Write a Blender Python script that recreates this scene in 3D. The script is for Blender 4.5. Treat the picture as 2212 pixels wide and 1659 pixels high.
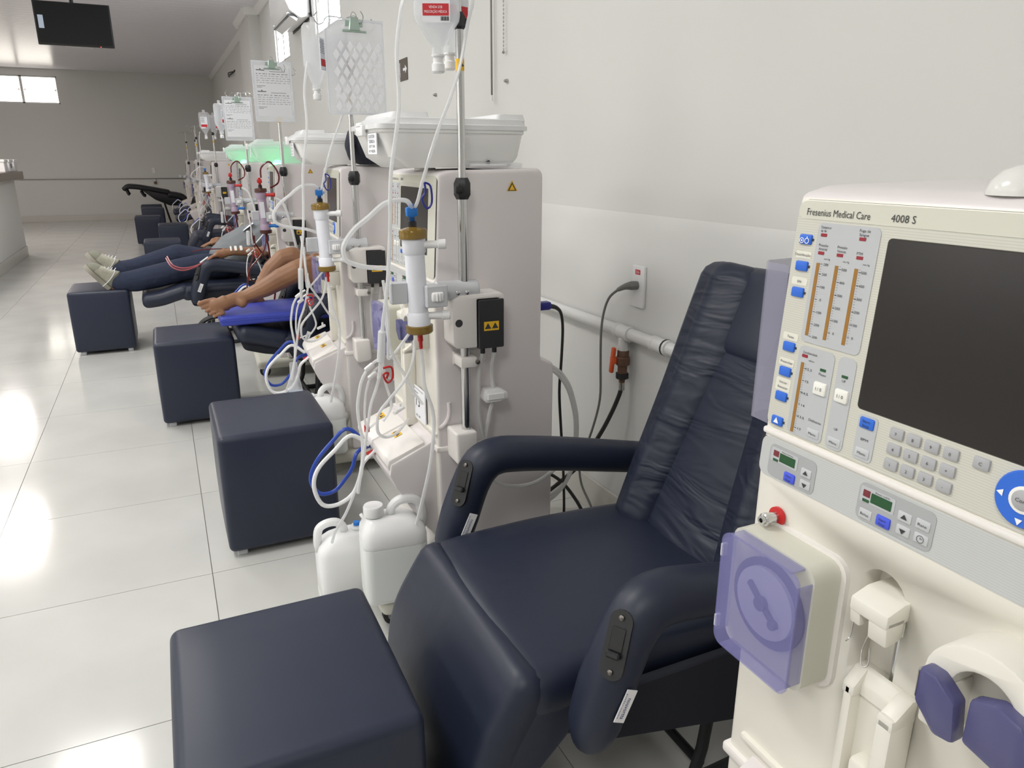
import bpy, bmesh, math, random
from mathutils import Vector, Matrix
random.seed(7)
for o in list(bpy.data.objects): bpy.data.objects.remove(o, do_unlink=True)
scn = bpy.context.scene; COL = scn.collection
R = math.radians
# ------------------------------------------------------------------ camera, world, exposure
CEIL = 3.36; WALL_X = 1.518; BACK_Y = 20.6; LEFT_X = -5.2; FRONT_Y = -3.6
cam = bpy.data.cameras.new('camera'); cam.sensor_fit = 'HORIZONTAL'; cam.sensor_width = 36.0
cam.lens = 1583.0/2212.0*36.0; cam.clip_start = 0.02; cam.clip_end = 100
co = bpy.data.objects.new('camera', cam); COL.objects.link(co)
ya, pi_, ro = R(25.07), R(17.01), R(0.1)
fw = Vector((math.sin(ya)*math.cos(pi_), math.cos(ya)*math.cos(pi_), -math.sin(pi_)))
rt = Vector((math.cos(ya), -math.sin(ya), 0)); up = rt.cross(fw)
r2 = rt*math.cos(ro)+up*math.sin(ro); u2 = -rt*math.sin(ro)+up*math.cos(ro)
mw = Matrix.Identity(4)
for i in range(3): mw[i][0], mw[i][1], mw[i][2] = r2[i], u2[i], -fw[i]
mw[2][3] = 1.42
co.matrix_world = mw; scn.camera = co
w = bpy.data.worlds.new('world'); scn.world = w; w.use_nodes = True
w.node_tree.nodes['Background'].inputs[0].default_value = (0.85, 0.9, 1.0, 1)
w.node_tree.nodes['Background'].inputs[1].default_value = 1.0
vs = scn.view_settings; vs.view_transform = 'Standard'; vs.look = 'None'; vs.gamma = 1.0
vs.use_curve_mapping = False; vs.exposure = 0.0
# ceiling lamps: (x, y, length along y, width along x, watts)
LAMPS = [(-1.0, -1.0, 1.2, 0.6, 30), (-1.0, 2.2, 1.2, 0.6, 40), (-1.0, 5.4, 1.2, 0.6, 30),
         (-2.25, 10.6, 1.2, 0.6, 66), (-3.6, 0.8, 1.2, 0.6, 32), (-3.6, 5.4, 1.2, 0.6, 32), (-3.0, 15.5, 1.2, 0.6, 62)]  # last entry: unseen lamp added to brighten the back wall
PANE_BACK, PANE_RIGHT, PANE_LEFT = 3.0, 14.0, 1.5

# ------------------------------------------------------------------ materials
MATS = {}
def mat(name, col, rough=0.5, metal=0.0, spec=0.5, emit=None, es=0.0, alpha=None, trans=0.0, bump=None, var=None, coat=0.0, sss=0.0, transl=0.0):
    m = bpy.data.materials.new(name); m.use_nodes = True
    nt = m.node_tree; b = nt.nodes['Principled BSDF']
    def srgb(c): return tuple(((x/255)/12.92 if x/255 <= .04045 else ((x/255+.055)/1.055)**2.4) for x in c)
    c = srgb(col)+(1,)
    b.inputs['Base Color'].default_value = c; b.inputs['Roughness'].default_value = rough
    b.inputs['Metallic'].default_value = metal; b.inputs['Specular IOR Level'].default_value = spec
    b.inputs['Transmission Weight'].default_value = trans; b.inputs['Coat Weight'].default_value = coat
    b.inputs['Subsurface Weight'].default_value = sss
    if sss: b.inputs['Subsurface Radius'].default_value = (0.01, 0.005, 0.003) if sss < .5 else (1, 1, 1); b.inputs['Subsurface Scale'].default_value = .06 if sss >= .5 else 1.0
    if emit: b.inputs['Emission Color'].default_value = srgb(emit)+(1,); b.inputs['Emission Strength'].default_value = es
    tc = None
    if bump or var:
        tc = nt.nodes.new('ShaderNodeTexCoord')
    if bump:   # (scale, strength, distance, stretch)
        mp = nt.nodes.new('ShaderNodeMapping'); mp.inputs['Scale'].default_value = bump[3] if len(bump) > 3 else (1, 1, 1)
        n = nt.nodes.new('ShaderNodeTexNoise'); n.inputs['Scale'].default_value = bump[0]; n.inputs['Detail'].default_value = 2.2 if bump[0] < 10 else 4; n.inputs['Distortion'].default_value = 1.2 if bump[0] < 10 else 0
        bp = nt.nodes.new('ShaderNodeBump'); bp.inputs['Strength'].default_value = bump[1]; bp.inputs['Distance'].default_value = bump[2]
        nt.links.new(tc.outputs['Object'], mp.inputs[0]); nt.links.new(mp.outputs[0], n.inputs['Vector'])
        nt.links.new(n.outputs['Fac'], bp.inputs['Height']); nt.links.new(bp.outputs[0], b.inputs['Normal'])
    if var:    # (scale, amount, other colour)
        n = nt.nodes.new('ShaderNodeTexNoise'); n.inputs['Scale'].default_value = var[0]; n.inputs['Detail'].default_value = 5
        rp = nt.nodes.new('ShaderNodeMapRange'); rp.inputs[1].default_value = .3; rp.inputs[2].default_value = .7; rp.inputs[4].default_value = var[1]
        mx = nt.nodes.new('ShaderNodeMix'); mx.data_type = 'RGBA'
        mx.inputs[6].default_value = c; mx.inputs[7].default_value = srgb(var[2])+(1,)
        nt.links.new(tc.outputs['Object'], n.inputs['Vector']); nt.links.new(n.outputs['Fac'], rp.inputs[0])
        nt.links.new(rp.outputs[0], mx.inputs[0]); nt.links.new(mx.outputs[2], b.inputs['Base Color'])
    sh_out = b.outputs[0]
    if transl:
        tl = nt.nodes.new('ShaderNodeBsdfTranslucent'); tl.inputs[0].default_value = c
        m2_ = nt.nodes.new('ShaderNodeMixShader'); m2_.inputs[0].default_value = transl
        nt.links.new(sh_out, m2_.inputs[1]); nt.links.new(tl.outputs[0], m2_.inputs[2]); sh_out = m2_.outputs[0]
        nt.links.new(sh_out, nt.nodes['Material Output'].inputs[0])
    if alpha is not None:
        tr = nt.nodes.new('ShaderNodeBsdfTransparent'); ms = nt.nodes.new('ShaderNodeMixShader'); ms.inputs[0].default_value = alpha
        tr.inputs[0].default_value = (1, 1, 1, 1)
        out = nt.nodes['Material Output']
        nt.links.new(tr.outputs[0], ms.inputs[1]); nt.links.new(sh_out, ms.inputs[2]); nt.links.new(ms.outputs[0], out.inputs[0])
    MATS[name] = m
    return m
mat('wall_paint', (220, 220, 216), .75, bump=(60, .05, .002), var=(1.2, .25, (213, 213, 209)))
mat('ceiling_pvc', (232, 230, 236), .25, spec=.5)
mat('ceiling_gap', (120, 118, 120), .8)
mat('tile', (208, 208, 204), .12, spec=.5, var=(2.2, .8, (194, 194, 190)), bump=(3, .03, .002))
mat('grout', (150, 144, 134), .9)
mat('skirting', (205, 203, 196), .3)
mat('wainscot', (220, 220, 217), .65, bump=(40, .05, .002))
mat('white_trim', (235, 235, 232), .4)
mat('vinyl_navy', (36, 43, 62), .42, spec=.48, bump=(420, .08, .0005), var=(3, .35, (33, 39, 56)))
mat('vinyl_black', (22, 23, 27), .5, bump=(300, .08, .0005))
mat('fabric_navy', (31, 38, 57), .46, spec=.5, bump=(6, .25, .008), var=(3, .3, (28, 34, 51)))
mat('fabric_wrinkle', (31, 38, 57), .5, spec=.5, bump=(6, .6, .025, (1, .55, 2.2)), var=(3, .3, (28, 34, 51)))
mat('side_cloth', (22, 25, 36), .8, bump=(200, .1, .001))
mat('machine_white', (236, 232, 228), .32, spec=.5)
mat('machine_shell', (226, 220, 220), .35, spec=.5)
mat('machine_cream', (212, 211, 198), .38)
mat('machine_front', (232, 229, 219), .36)
def stripes(name, col, dark, rough):
    m = mat(name, col, rough); nt = m.node_tree; b = nt.nodes['Principled BSDF']
    tc = nt.nodes.new('ShaderNodeTexCoord'); wv = nt.nodes.new('ShaderNodeTexWave'); wv.bands_direction = 'Z'; wv.inputs['Scale'].default_value = 115
    mx = nt.nodes.new('ShaderNodeMix'); mx.data_type = 'RGBA'; mx.inputs[6].default_value = b.inputs['Base Color'].default_value
    mx.inputs[7].default_value = tuple((x/255)**2.2 for x in dark)+(1,)
    nt.links.new(tc.outputs['Object'], wv.inputs[0]); nt.links.new(wv.outputs['Fac'], mx.inputs[0]); nt.links.new(mx.outputs[2], b.inputs['Base Color'])
stripes('panel_cream', (212, 211, 200), (199, 198, 187), .4)
stripes('panel_strip', (201, 203, 203), (190, 192, 192), .4)
mat('field_grey', (190, 193, 196), .4)
mat('field_dark', (172, 174, 176), .4)
mat('label_cream', (230, 228, 216), .5)
mat('key_grey', (176, 177, 180), .45)
mat('key_pale', (197, 200, 202), .45)
mat('key_white', (242, 241, 234), .4)
mat('key_blue', (46, 108, 216), .35)
mat('key_violet', (72, 92, 224), .35)
mat('led_red', (150, 38, 52), .3)
mat('led_green', (34, 84, 48), .3)
mat('display_green', (20, 78, 36), .25)
mat('display_red', (120, 44, 52), .3)
mat('bar_amber', (158, 112, 44), .4)
mat('screen', (34, 30, 30), .22, spec=.5)
mat('ink', (58, 58, 60), .6)
mat('ink_blue', (30, 45, 120), .6)
mat('ink_white', (245, 246, 250), .5)
mat('seam', (60, 57, 50), .7)
mat('chrome', (205, 205, 205), .16, metal=1.0)
mat('steel', (190, 188, 186), .28, metal=1.0)
mat('steel_dark', (120, 116, 112), .35, metal=1.0)
mat('clip_steel', (176, 196, 186), .35, metal=.7)
mat('plastic_white', (240, 240, 240), .35)
mat('plastic_grey', (206, 208, 212), .4)
mat('plastic_black', (26, 27, 30), .4)
mat('black_plate', (44, 45, 47), .45, bump=(60, .4, .003))
mat('purple_clear', (150, 148, 205), .12, alpha=.36)
mat('purple_solid', (104, 104, 160), .25)
mat('purple_dark', (88, 88, 134), .25, alpha=.82)
mat('smoked', (170, 170, 190), .1, alpha=.38)
mat('rotor_grey', (206, 206, 222), .5)
mat('rotor_dark', (96, 96, 124), .5)
mat('yellow', (240, 190, 40), .5)
mat('amber_clear', (138, 108, 34), .18, alpha=.85)
mat('brown_clear', (84, 44, 36), .2, alpha=.92)
mat('red_plastic', (200, 36, 36), .35)
mat('blue_plastic', (36, 120, 205), .3)
mat('navy_plastic', (38, 42, 140), .35)
mat('royal_plastic', (40, 48, 170), .35)
mat('orange_plastic', (226, 92, 44), .35)
mat('brown_plastic', (106, 78, 62), .45)
mat('fibre_white', (240, 242, 250), .35, sss=.0)
mat('fibre_violet', (176, 156, 178), .35)
mat('tube_clear', (246, 247, 248), .15, alpha=.7, transl=.4)
mat('tube_white', (240, 241, 242), .25)
mat('tube_frost', (222, 222, 220), .3, alpha=.7)
mat('tube_blood', (98, 22, 26), .2)
mat('tube_blood_pale', (160, 84, 90), .2)
mat('hose_blue', (38, 72, 170), .3)
mat('hose_grey', (120, 120, 116), .5)
mat('cord_black', (40, 40, 40), .5)
mat('jug', (247, 249, 248), .3, sss=.8)
mat('jug_liquid', (244, 248, 246), .35)
mat('bag_clear', (248, 249, 252), .08, alpha=.34, transl=.45)
mat('bag_liquid', (232, 238, 244), .1, alpha=.18, transl=.5)
mat('board_clear', (240, 242, 247), .12, alpha=.42, transl=.45)
mat('paper', (240, 241, 246), .7)
mat('red_print', (206, 38, 48), .5)
mat('tray_white', (244, 244, 242), .38)
mat('tray_lid', (246, 247, 248), .25, alpha=.85)
mat('tray_frost', (242, 246, 245), .35, alpha=.75, transl=.5)
mat('cushion_blue', (58, 72, 176), .38, bump=(8, .3, .01))
mat('skin', (154, 112, 82), .5, sss=.05, var=(9, .6, (128, 88, 62)), bump=(90, .12, .002))
mat('nail', (206, 176, 156), .35)
mat('hair', (26, 22, 20), .7)
mat('jeans', (33, 41, 63), .85, bump=(14, .6, .02), var=(6, .5, (42, 51, 76)))
mat('shorts', (70, 72, 78), .85, bump=(14, .5, .015))
mat('shirt_grey', (128, 132, 136), .85, bump=(12, .4, .012))
mat('shirt_dark', (60, 62, 70), .85, bump=(12, .4, .012))
mat('shoe', (182, 178, 162), .7, bump=(60, .3, .003), var=(30, .6, (150, 146, 132)))
mat('shoe_trim', (132, 132, 118), .7)
mat('shoe_sole', (150, 146, 134), .7)
mat('sock', (235, 236, 238), .9)
mat('tape', (236, 232, 226), .7)
mat('granite', (150, 140, 126), .25, var=(60, 1, (120, 112, 104)))
mat('bag_cloth', (26, 30, 46), .75, bump=(30, .3, .006))
mat('sign_brown', (84, 76, 66), .5)
mat('pvc_pipe', (228, 228, 226), .3)
mat('tv_black', (20, 21, 23), .4)
mat('tv_screen', (12, 13, 15), .45, spec=.3)
mat('sticker', (200, 214, 232), .5)
mat('rubber', (38, 38, 40), .7)
mat('wheel_grey', (150, 150, 150), .5)
mat('lamp_off', (238, 238, 234), .2, alpha=.8)
mat('lamp_green', (60, 220, 140), .4, emit=(60, 255, 150), es=34.0)
mat('lamp_diffuser', (255, 255, 255), .5, emit=(255, 252, 244), es=6.0)
mat('pane_back', (255, 255, 255), .4, emit=(255, 248, 236), es=PANE_BACK)
mat('pane_right', (255, 255, 255), .4, emit=(250, 252, 255), es=PANE_RIGHT)
mat('pane_left', (255, 255, 255), .4, emit=(255, 252, 246), es=PANE_LEFT)
mat('alu', (190, 190, 190), .4, metal=.6)
mat('led_spot', (255, 80, 60), .4, emit=(255, 60, 40), es=4.0)

# ------------------------------------------------------------------ mesh helpers
def crom(pts, k=5):
    P = [Vector(p) for p in pts]
    if len(P) < 3 or k <= 1: return P
    out = []
    for i in range(len(P)-1):
        p0 = P[max(i-1, 0)]; p1 = P[i]; p2 = P[i+1]; p3 = P[min(i+2, len(P)-1)]
        for j in range(k):
            t = j/k
            out.append(.5*((2*p1)+(p2-p0)*t+(2*p0-5*p1+4*p2-p3)*t*t+(3*p1-p0-3*p2+p3)*t**3))
    out.append(P[-1]); return out
_TXT = {}
def text_geo(s):
    if s not in _TXT:
        c = bpy.data.curves.new('t', 'FONT'); c.body = s; c.size = 1; c.resolution_u = 2
        o = bpy.data.objects.new('t', c); COL.objects.link(o)
        me = bpy.data.meshes.new_from_object(o.evaluated_get(bpy.context.evaluated_depsgraph_get()))
        v = [tuple(x.co[:2]) for x in me.vertices]; f = [tuple(p.vertices) for p in me.polygons]
        bpy.data.objects.remove(o); bpy.data.curves.remove(c); bpy.data.meshes.remove(me)
        xs = [p[0] for p in v] or [0]
        _TXT[s] = (v, f, min(xs), max(xs))
    return _TXT[s]
FX = (Vector((0, -1, 0)), Vector((0, 0, 1)), Vector((-1, 0, 0)))     # a face looking towards -x
FY = (Vector((1, 0, 0)), Vector((0, 0, 1)), Vector((0, -1, 0)))      # a face looking towards -y
class MB:
    def __init__(s): s.v = []; s.f = []
    def add(s, vs, fs):
        n = len(s.v); s.v += [Vector(p) for p in vs]; s.f += [tuple(i+n for i in f) for f in fs]; return s
    def bm(s, b, M=None):
        b.verts.ensure_lookup_table(); b.verts.index_update()
        s.add([(M @ x.co if M else x.co) for x in b.verts], [[x.index for x in f.verts] for f in b.faces]); b.free(); return s
    def box(s, c, d, bev=0, seg=2, rot=None):
        b = bmesh.new(); bmesh.ops.create_cube(b, size=1)
        for x in b.verts: x.co = Vector((x.co.x*d[0], x.co.y*d[1], x.co.z*d[2]))
        if bev: bmesh.ops.bevel(b, geom=b.edges[:], offset=min(bev, min(d)*.49), segments=seg, profile=.5, affect='EDGES')
        M = Matrix.Translation(Vector(c))
        if rot: M = M @ rot.to_4x4()
        return s.bm(b, M)
    def box2(s, x0, x1, y0, y1, z0, z1, bev=0, seg=2):
        return s.box(((x0+x1)/2, (y0+y1)/2, (z0+z1)/2), (abs(x1-x0), abs(y1-y0), abs(z1-z0)), bev, seg)
    def prism(s, poly, axis, a, b_, bev=0, seg=2):
        def mk(p, t): return {'x': (t, p[0], p[1]), 'y': (p[0], t, p[1]), 'z': (p[0], p[1], t)}[axis]
        b = bmesh.new(); n = len(poly)
        v0 = [b.verts.new(mk(p, a)) for p in poly]; v1 = [b.verts.new(mk(p, b_)) for p in poly]
        b.faces.new(v0); b.faces.new(v1[::-1])
        for i in range(n): b.faces.new((v0[i], v1[i], v1[(i+1) % n], v0[(i+1) % n]))
        bmesh.ops.recalc_face_normals(b, faces=b.faces[:])
        if bev: bmesh.ops.bevel(b, geom=b.edges[:], offset=bev, segments=seg, profile=.5, affect='EDGES', clamp_overlap=True)
        return s.bm(b)
    def rrect(s, y0, y1, z0, z1, x0, x1, r=0.003, n=4, axis='x'):
        y0, y1 = min(y0, y1), max(y0, y1); z0, z1 = min(z0, z1), max(z0, z1); r = min(r, (y1-y0)*.499, (z1-z0)*.499); poly = []
        for cy, cz, a in ((y1-r, z1-r, 0), (y0+r, z1-r, 90), (y0+r, z0+r, 180), (y1-r, z0+r, 270)):
            for k in range(n+1):
                t = R(a+90*k/n); poly.append((cy+r*math.cos(t), cz+r*math.sin(t)))
        return s.prism(poly, axis, x0, x1)
    def tube(s, pts, r, n=8, k=5, caps=True, flat=1.0):
        P = crom(pts, k); m = len(P)
        rr = r if isinstance(r, (list, tuple)) else None
        def rad(i):
            if not rr: return r
            t = i/(m-1)*(len(rr)-1); a = int(t); b_ = min(a+1, len(rr)-1); return rr[a]+(rr[b_]-rr[a])*(t-a)
        T = [(P[min(i+1, m-1)]-P[max(i-1, 0)]).normalized() for i in range(m)]
        nrm = T[0].orthogonal().normalized()
        if abs(T[0].y) < .9: nrm = (Vector((0, 1, 0))-T[0]*T[0].y).normalized()
        vs = []; fs = []
        for i in range(m):
            nrm = (nrm-T[i]*nrm.dot(T[i])).normalized(); bn = T[i].cross(nrm)
            for j in range(n):
                a = 2*math.pi*j/n; vs.append(P[i]+nrm*(math.cos(a)*rad(i))+bn*(math.sin(a)*rad(i)*flat))
        for i in range(m-1):
            for j in range(n): fs.append((i*n+j, i*n+(j+1) % n, (i+1)*n+(j+1) % n, (i+1)*n+j))
        if caps: fs.append(tuple(range(n))[::-1]); fs.append(tuple((m-1)*n+j for j in range(n)))
        return s.add(vs, fs)
    def lathe(s, prof, org, ax=(0, 0, 1), n=20, sx=1.0, sy=1.0):
        ax = Vector(ax).normalized(); a = ax.orthogonal().normalized()
        if abs(ax.z) > .9: a = Vector((1, 0, 0)); a = (a-ax*a.dot(ax)).normalized()
        b = ax.cross(a); org = Vector(org); vs = []; fs = []; m = len(prof)
        for r, h in prof:
            for j in range(n):
                t = 2*math.pi*j/n; vs.append(org+ax*h+a*(math.cos(t)*max(r, 1e-5)*sx)+b*(math.sin(t)*max(r, 1e-5)*sy))
        for i in range(m-1):
            for j in range(n): fs.append((i*n+j, i*n+(j+1) % n, (i+1)*n+(j+1) % n, (i+1)*n+j))
        fs.append(tuple(range(n))[::-1]); fs.append(tuple((m-1)*n+j for j in range(n)))
        return s.add(vs, fs)
    def cyl(s, a, b, r, n=16, bev=0.0):
        a = Vector(a); b = Vector(b); h = (b-a).length
        pr = [(r, 0), (r, h)] if not bev else [(r-bev, 0), (r, bev), (r, h-bev), (r-bev, h)]
        return s.lathe(pr, a, b-a, n)
    def soft(s, c, d, r, bulge=(0, 0, 0), n=6, rot=None):
        hx = [x/2 for x in d]
        def ax(h):
            inner = h-r; o = []
            for k in range(5): o.append(-inner-r*math.cos(R(22.5*k)))
            for k in range(1, n): o.append(-inner+2*inner*k/n)
            for k in range(5): o.append(inner+r*math.sin(R(22.5*k)))
            return o
        A = [ax(h) for h in hx]; idx = {}; vs = []; fs = []
        def vid(i, j, k):
            if (i, j, k) not in idx:
                p = [A[0][i], A[1][j], A[2][k]]
                q = [max(-(hx[t]-r), min(hx[t]-r, p[t])) for t in range(3)]
                e = Vector([p[t]-q[t] for t in range(3)])
                if e.length > 1e-9:
                    # push on to the rounded surface
                    e = e.normalized()*r
                u = [max(-1, min(1, p[t]/hx[t])) for t in range(3)]
                o = [q[t]+e[t] for t in range(3)]
                for t in range(3):
                    a, b = [x for x in range(3) if x != t]
                    o[t] += bulge[t]*u[t]*(1-u[a]**2)*(1-u[b]**2)
                v = Vector(o)
                if rot: v = rot @ v
                idx[(i, j, k)] = len(vs); vs.append(v+Vector(c))
            return idx[(i, j, k)]
        L = [len(a)-1 for a in A]
        for i in range(L[0]):
            for j in range(L[1]):
                fs.append((vid(i, j, 0), vid(i, j+1, 0), vid(i+1, j+1, 0), vid(i+1, j, 0)))
                fs.append((vid(i, j, L[2]), vid(i+1, j, L[2]), vid(i+1, j+1, L[2]), vid(i, j+1, L[2])))
        for i in range(L[0]):
            for k in range(L[2]):
                fs.append((vid(i, 0, k), vid(i+1, 0, k), vid(i+1, 0, k+1), vid(i, 0, k+1)))
                fs.append((vid(i, L[1], k), vid(i, L[1], k+1), vid(i+1, L[1], k+1), vid(i+1, L[1], k)))
        for j in range(L[1]):
            for k in range(L[2]):
                fs.append((vid(0, j, k), vid(0, j, k+1), vid(0, j+1, k+1), vid(0, j+1, k)))
                fs.append((vid(L[0], j, k), vid(L[0], j+1, k), vid(L[0], j+1, k+1), vid(L[0], j, k+1)))
        return s.add(vs, fs)
    def slab(s, path, th, y0, y1, r=None, k=5, crown=0.0, yr=None):
        """a padded slab swept along an (x, z) path; rounded rectangle section y0..y1 by th"""
        P = crom([(p[0], 0, p[1]) for p in path], k); m = len(P); r = min(r or th*.45, th*.49)
        T = [(P[min(i+1, m-1)]-P[max(i-1, 0)]).normalized() for i in range(m)]
        sec = []
        for cy, cn, a in ((y1-r, th/2-r, 0), (y0+r, th/2-r, 90), (y0+r, -th/2+r, 180), (y1-r, -th/2+r, 270)):
            for q in range(4):
                t = R(a+30*q); sec.append((cy+r*math.cos(t), cn+r*math.sin(t)))
            if a in (0, 180):
                sg = 1 if a == 0 else -1
                for q in range(1, 6):
                    t = q/6; yy = (y1-r)+((y0+r)-(y1-r))*t if a == 0 else (y0+r)+((y1-r)-(y0+r))*t
                    sec.append((yy, sg*(th/2)+(crown*4*t*(1-t) if a == 0 else 0)))
        yc = (y0+y1)/2; vs = []; fs = []; n = len(sec); rings = []
        def ring(p, t, sc):
            nv = Vector((-t.z, 0, t.x)); sy = 1-(1-sc)*th*.5/((y1-y0)*.5)
            if yr:
                a_, b_ = yr(p.z); kk = (b_-a_)/(y1-y0); rings.append([p+nv*(q[1]*sc)+Vector((0, (a_+b_)/2+(q[0]-yc)*kk*sy, 0)) for q in sec])
            else: rings.append([p+nv*(q[1]*sc)+Vector((0, yc+(q[0]-yc)*sy, 0)) for q in sec])
        for q in (80, 55, 28): ring(P[0]-T[0]*(r*.9*math.sin(R(q))), T[0], .35+.65*math.cos(R(q)))
        for i in range(m): ring(P[i], T[i], 1)
        for q in (28, 55, 80): ring(P[-1]+T[-1]*(r*.9*math.sin(R(q))), T[-1], .35+.65*math.cos(R(q)))
        for g in rings: vs += g
        for i in range(len(rings)-1):
            for j in range(n): fs.append((i*n+j, i*n+(j+1) % n, (i+1)*n+(j+1) % n, (i+1)*n+j))
        fs.append(tuple(range(n))[::-1]); fs.append(tuple((len(rings)-1)*n+j for j in range(n)))
        return s.add(vs, fs)
    def loft(s, secs, caps=True):
        n = len(secs[0]); vs = [p for g in secs for p in g]; fs = []
        for i in range(len(secs)-1):
            for j in range(n): fs.append((i*n+j, i*n+(j+1) % n, (i+1)*n+(j+1) % n, (i+1)*n+j))
        if caps: fs.append(tuple(range(n))[::-1]); fs.append(tuple((len(secs)-1)*n+j for j in range(n)))
        return s.add(vs, fs)
    def text(s, t, pos, h, F=FX, w=None, al='c', off=0.0004):
        v, f, x0, x1 = text_geo(t); k = h/.70; kx = k if w is None else w/max(x1-x0, 1e-6)
        sh = {'c': (x0+x1)/2, 'l': x0, 'r': x1}[al]; pos = Vector(pos)
        return s.add([pos+F[0]*((p[0]-sh)*kx)+F[1]*(p[1]*k-h/2)+F[2]*off for p in v], f)
    def quad(s, pos, wd, h, F=FX, off=0.0004):
        p = Vector(pos)+F[2]*off; a = F[0]*(wd/2); b = F[1]*(h/2)
        return s.add([p-a-b, p+a-b, p+a+b, p-a+b], [(0, 1, 2, 3)])
    def tri(s, pos, wd, h, F=FX, off=0.0004, ang=0):
        p = Vector(pos)+F[2]*off; o = []
        for a in (90, 210, 330):
            t = R(a+ang); o.append(p+F[0]*(math.cos(t)*wd*.577)+F[1]*(math.sin(t)*h*.577))
        return s.add(o, [(0, 1, 2)])
    def ringf(s, pos, r0, r1, F=FX, off=0.0004, n=28, a0=0, a1=360):
        p = Vector(pos)+F[2]*off; vs = []; fs = []
        for i in range(n+1):
            t = R(a0+(a1-a0)*i/n); d = F[0]*math.cos(t)+F[1]*math.sin(t); vs += [p+d*r0, p+d*r1]
        for i in range(n): fs.append((2*i, 2*i+1, 2*i+3, 2*i+2))
        return s.add(vs, fs)
    def map(s, fn): s.v = [Vector(fn(p)) for p in s.v]; return s
    def build(s, name, m, parent=None, sharp=35, world=None):
        me = bpy.data.meshes.new(name)
        off = Vector((0, 0, 0))
        if parent is not None and parent.get('_w'): off = Vector(parent['_o'])
        me.from_pydata([tuple(p-off) for p in s.v], [], s.f); me.validate()
        b = bmesh.new(); b.from_mesh(me); bmesh.ops.recalc_face_normals(b, faces=b.faces[:]) if len(s.f) > 4 else None; b.to_mesh(me); b.free()
        me.polygons.foreach_set('use_smooth', [True]*len(me.polygons)); me.set_sharp_from_angle(angle=R(sharp))
        me.materials.append(MATS[m])
        o = bpy.data.objects.new(name, me); COL.objects.link(o)
        if name in ('lettering', 'white_symbols', 'fine_print', 'printed_lozenges', 'pictogram', 'warning_sign'): o['kind'] = 'stuff'
        if parent is not None:
            o.parent = parent
            if parent.get('_w'): o['_w'] = 1; o['_o'] = parent['_o']
        return o
def tag(o, label=None, cat=None, group=None, kind=None):
    if label: o['label'] = label
    if cat: o['category'] = cat
    if group: o['group'] = group
    if kind: o['kind'] = kind
    return o
def thing(name, label, cat, loc=(0, 0, 0), rz=0, group=None, world=False):
    o = bpy.data.objects.new(name, None); COL.objects.link(o); o.empty_display_size = .05
    o.location = loc; o.rotation_euler = (0, 0, rz)
    if world: o['_w'] = 1; o['_o'] = tuple(loc)
    return tag(o, label, cat, group)
def solo(name, mb, m, label, cat, group=None, org=None, **k):
    """a thing that is one mesh, origin moved to org (world geometry)"""
    if org is None:
        zs = min(p.z for p in mb.v); org = (sum(p.x for p in mb.v)/len(mb.v), sum(p.y for p in mb.v)/len(mb.v), zs)
    g = Vector(org); mb.map(lambda p: p-g); o = mb.build(name, m, **k); o.location = g
    return tag(o, label, cat, group)
def copy_tree(o, parent=None, skip=()):
    c = o.copy(); COL.objects.link(c); c.parent = parent
    for ch in list(o.children):
        if ch.name.split('.')[0] not in skip: copy_tree(ch, c, skip)
    return c
def struct(o): o['kind'] = 'structure'; return o

# ------------------------------------------------------------------ the room
g = MB().box2(LEFT_X, WALL_X+.15, FRONT_Y, BACK_Y+.15, -.12, -.006)
floor = struct(g.build('floor', 'grout'))
TX, TY = .7375, .7235
tile = MB().box((0, 0, -.004), (TX-.0026, TY-.0026, .008))
proto = None
ys = 1.8265-3*TY
cols = [(.009+TX*k) for k in range(-6, 2)]
for i in range(29):
    for cx in cols:
        cy = ys+TY*i
        if cx > .7: wdt = WALL_X-cx
        else: wdt = TX
        if cx > .7:
            key = 'cut'
        if proto is None: proto = tile.build('tile', 'tile', floor); t = proto
        else: t = proto.copy(); COL.objects.link(t)
        t.scale = (wdt/TX, 1, 1); t.location = (cx+wdt/2, cy+TY/2, 0)
g = MB().box2(WALL_X, WALL_X+.15, FRONT_Y, BACK_Y, 0, 2.52)
for a, b in ((FRONT_Y, 6.56), (7.6, 9.12), (10.1, BACK_Y)): g.box2(WALL_X, WALL_X+.15, a, b, 2.52, 3.12)
g.box2(WALL_X, WALL_X+.15, FRONT_Y, BACK_Y, 3.12, CEIL)
wall_right = struct(g.build('wall_right', 'wall_paint'))
MB().prism([(WALL_X-.001, 0), (WALL_X-.012, 0), (WALL_X-.012, 1.2), (WALL_X-.001, 1.24)], 'y', FRONT_Y, BACK_Y).build('wainscot', 'wainscot', wall_right)
g = MB().box2(LEFT_X-.15, -3.2, BACK_Y, BACK_Y+.15, 0, CEIL).box2(-3.2, -1.78, BACK_Y, BACK_Y+.15, 0, 2.62).box2(-3.2, -1.78, BACK_Y, BACK_Y+.15, 3.21, CEIL).box2(-1.78, WALL_X+.15, BACK_Y, BACK_Y+.15, 0, CEIL)
wall_back = struct(g.build('wall_back', 'wall_paint'))
MB().box2(LEFT_X, WALL_X, BACK_Y-.014, BACK_Y-.001, .955, .975).build('dado_groove', 'steel_dark', wall_back)
g = MB().box2(LEFT_X-.15, LEFT_X, FRONT_Y, BACK_Y, 0, 1.1).box2(LEFT_X-.15, LEFT_X, FRONT_Y, BACK_Y, 2.6, CEIL)
for a, b in ((FRONT_Y, -1), (1.0, 3), (5, 7.5), (9.5, BACK_Y)): g.box2(LEFT_X-.15, LEFT_X, a, b, 1.1, 2.6)
wall_left = struct(g.build('wall_left', 'wall_paint'))
wall_front = struct(MB().box2(LEFT_X, WALL_X, FRONT_Y-.15, FRONT_Y, 0, CEIL).build('wall_front', 'wall_paint'))
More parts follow.
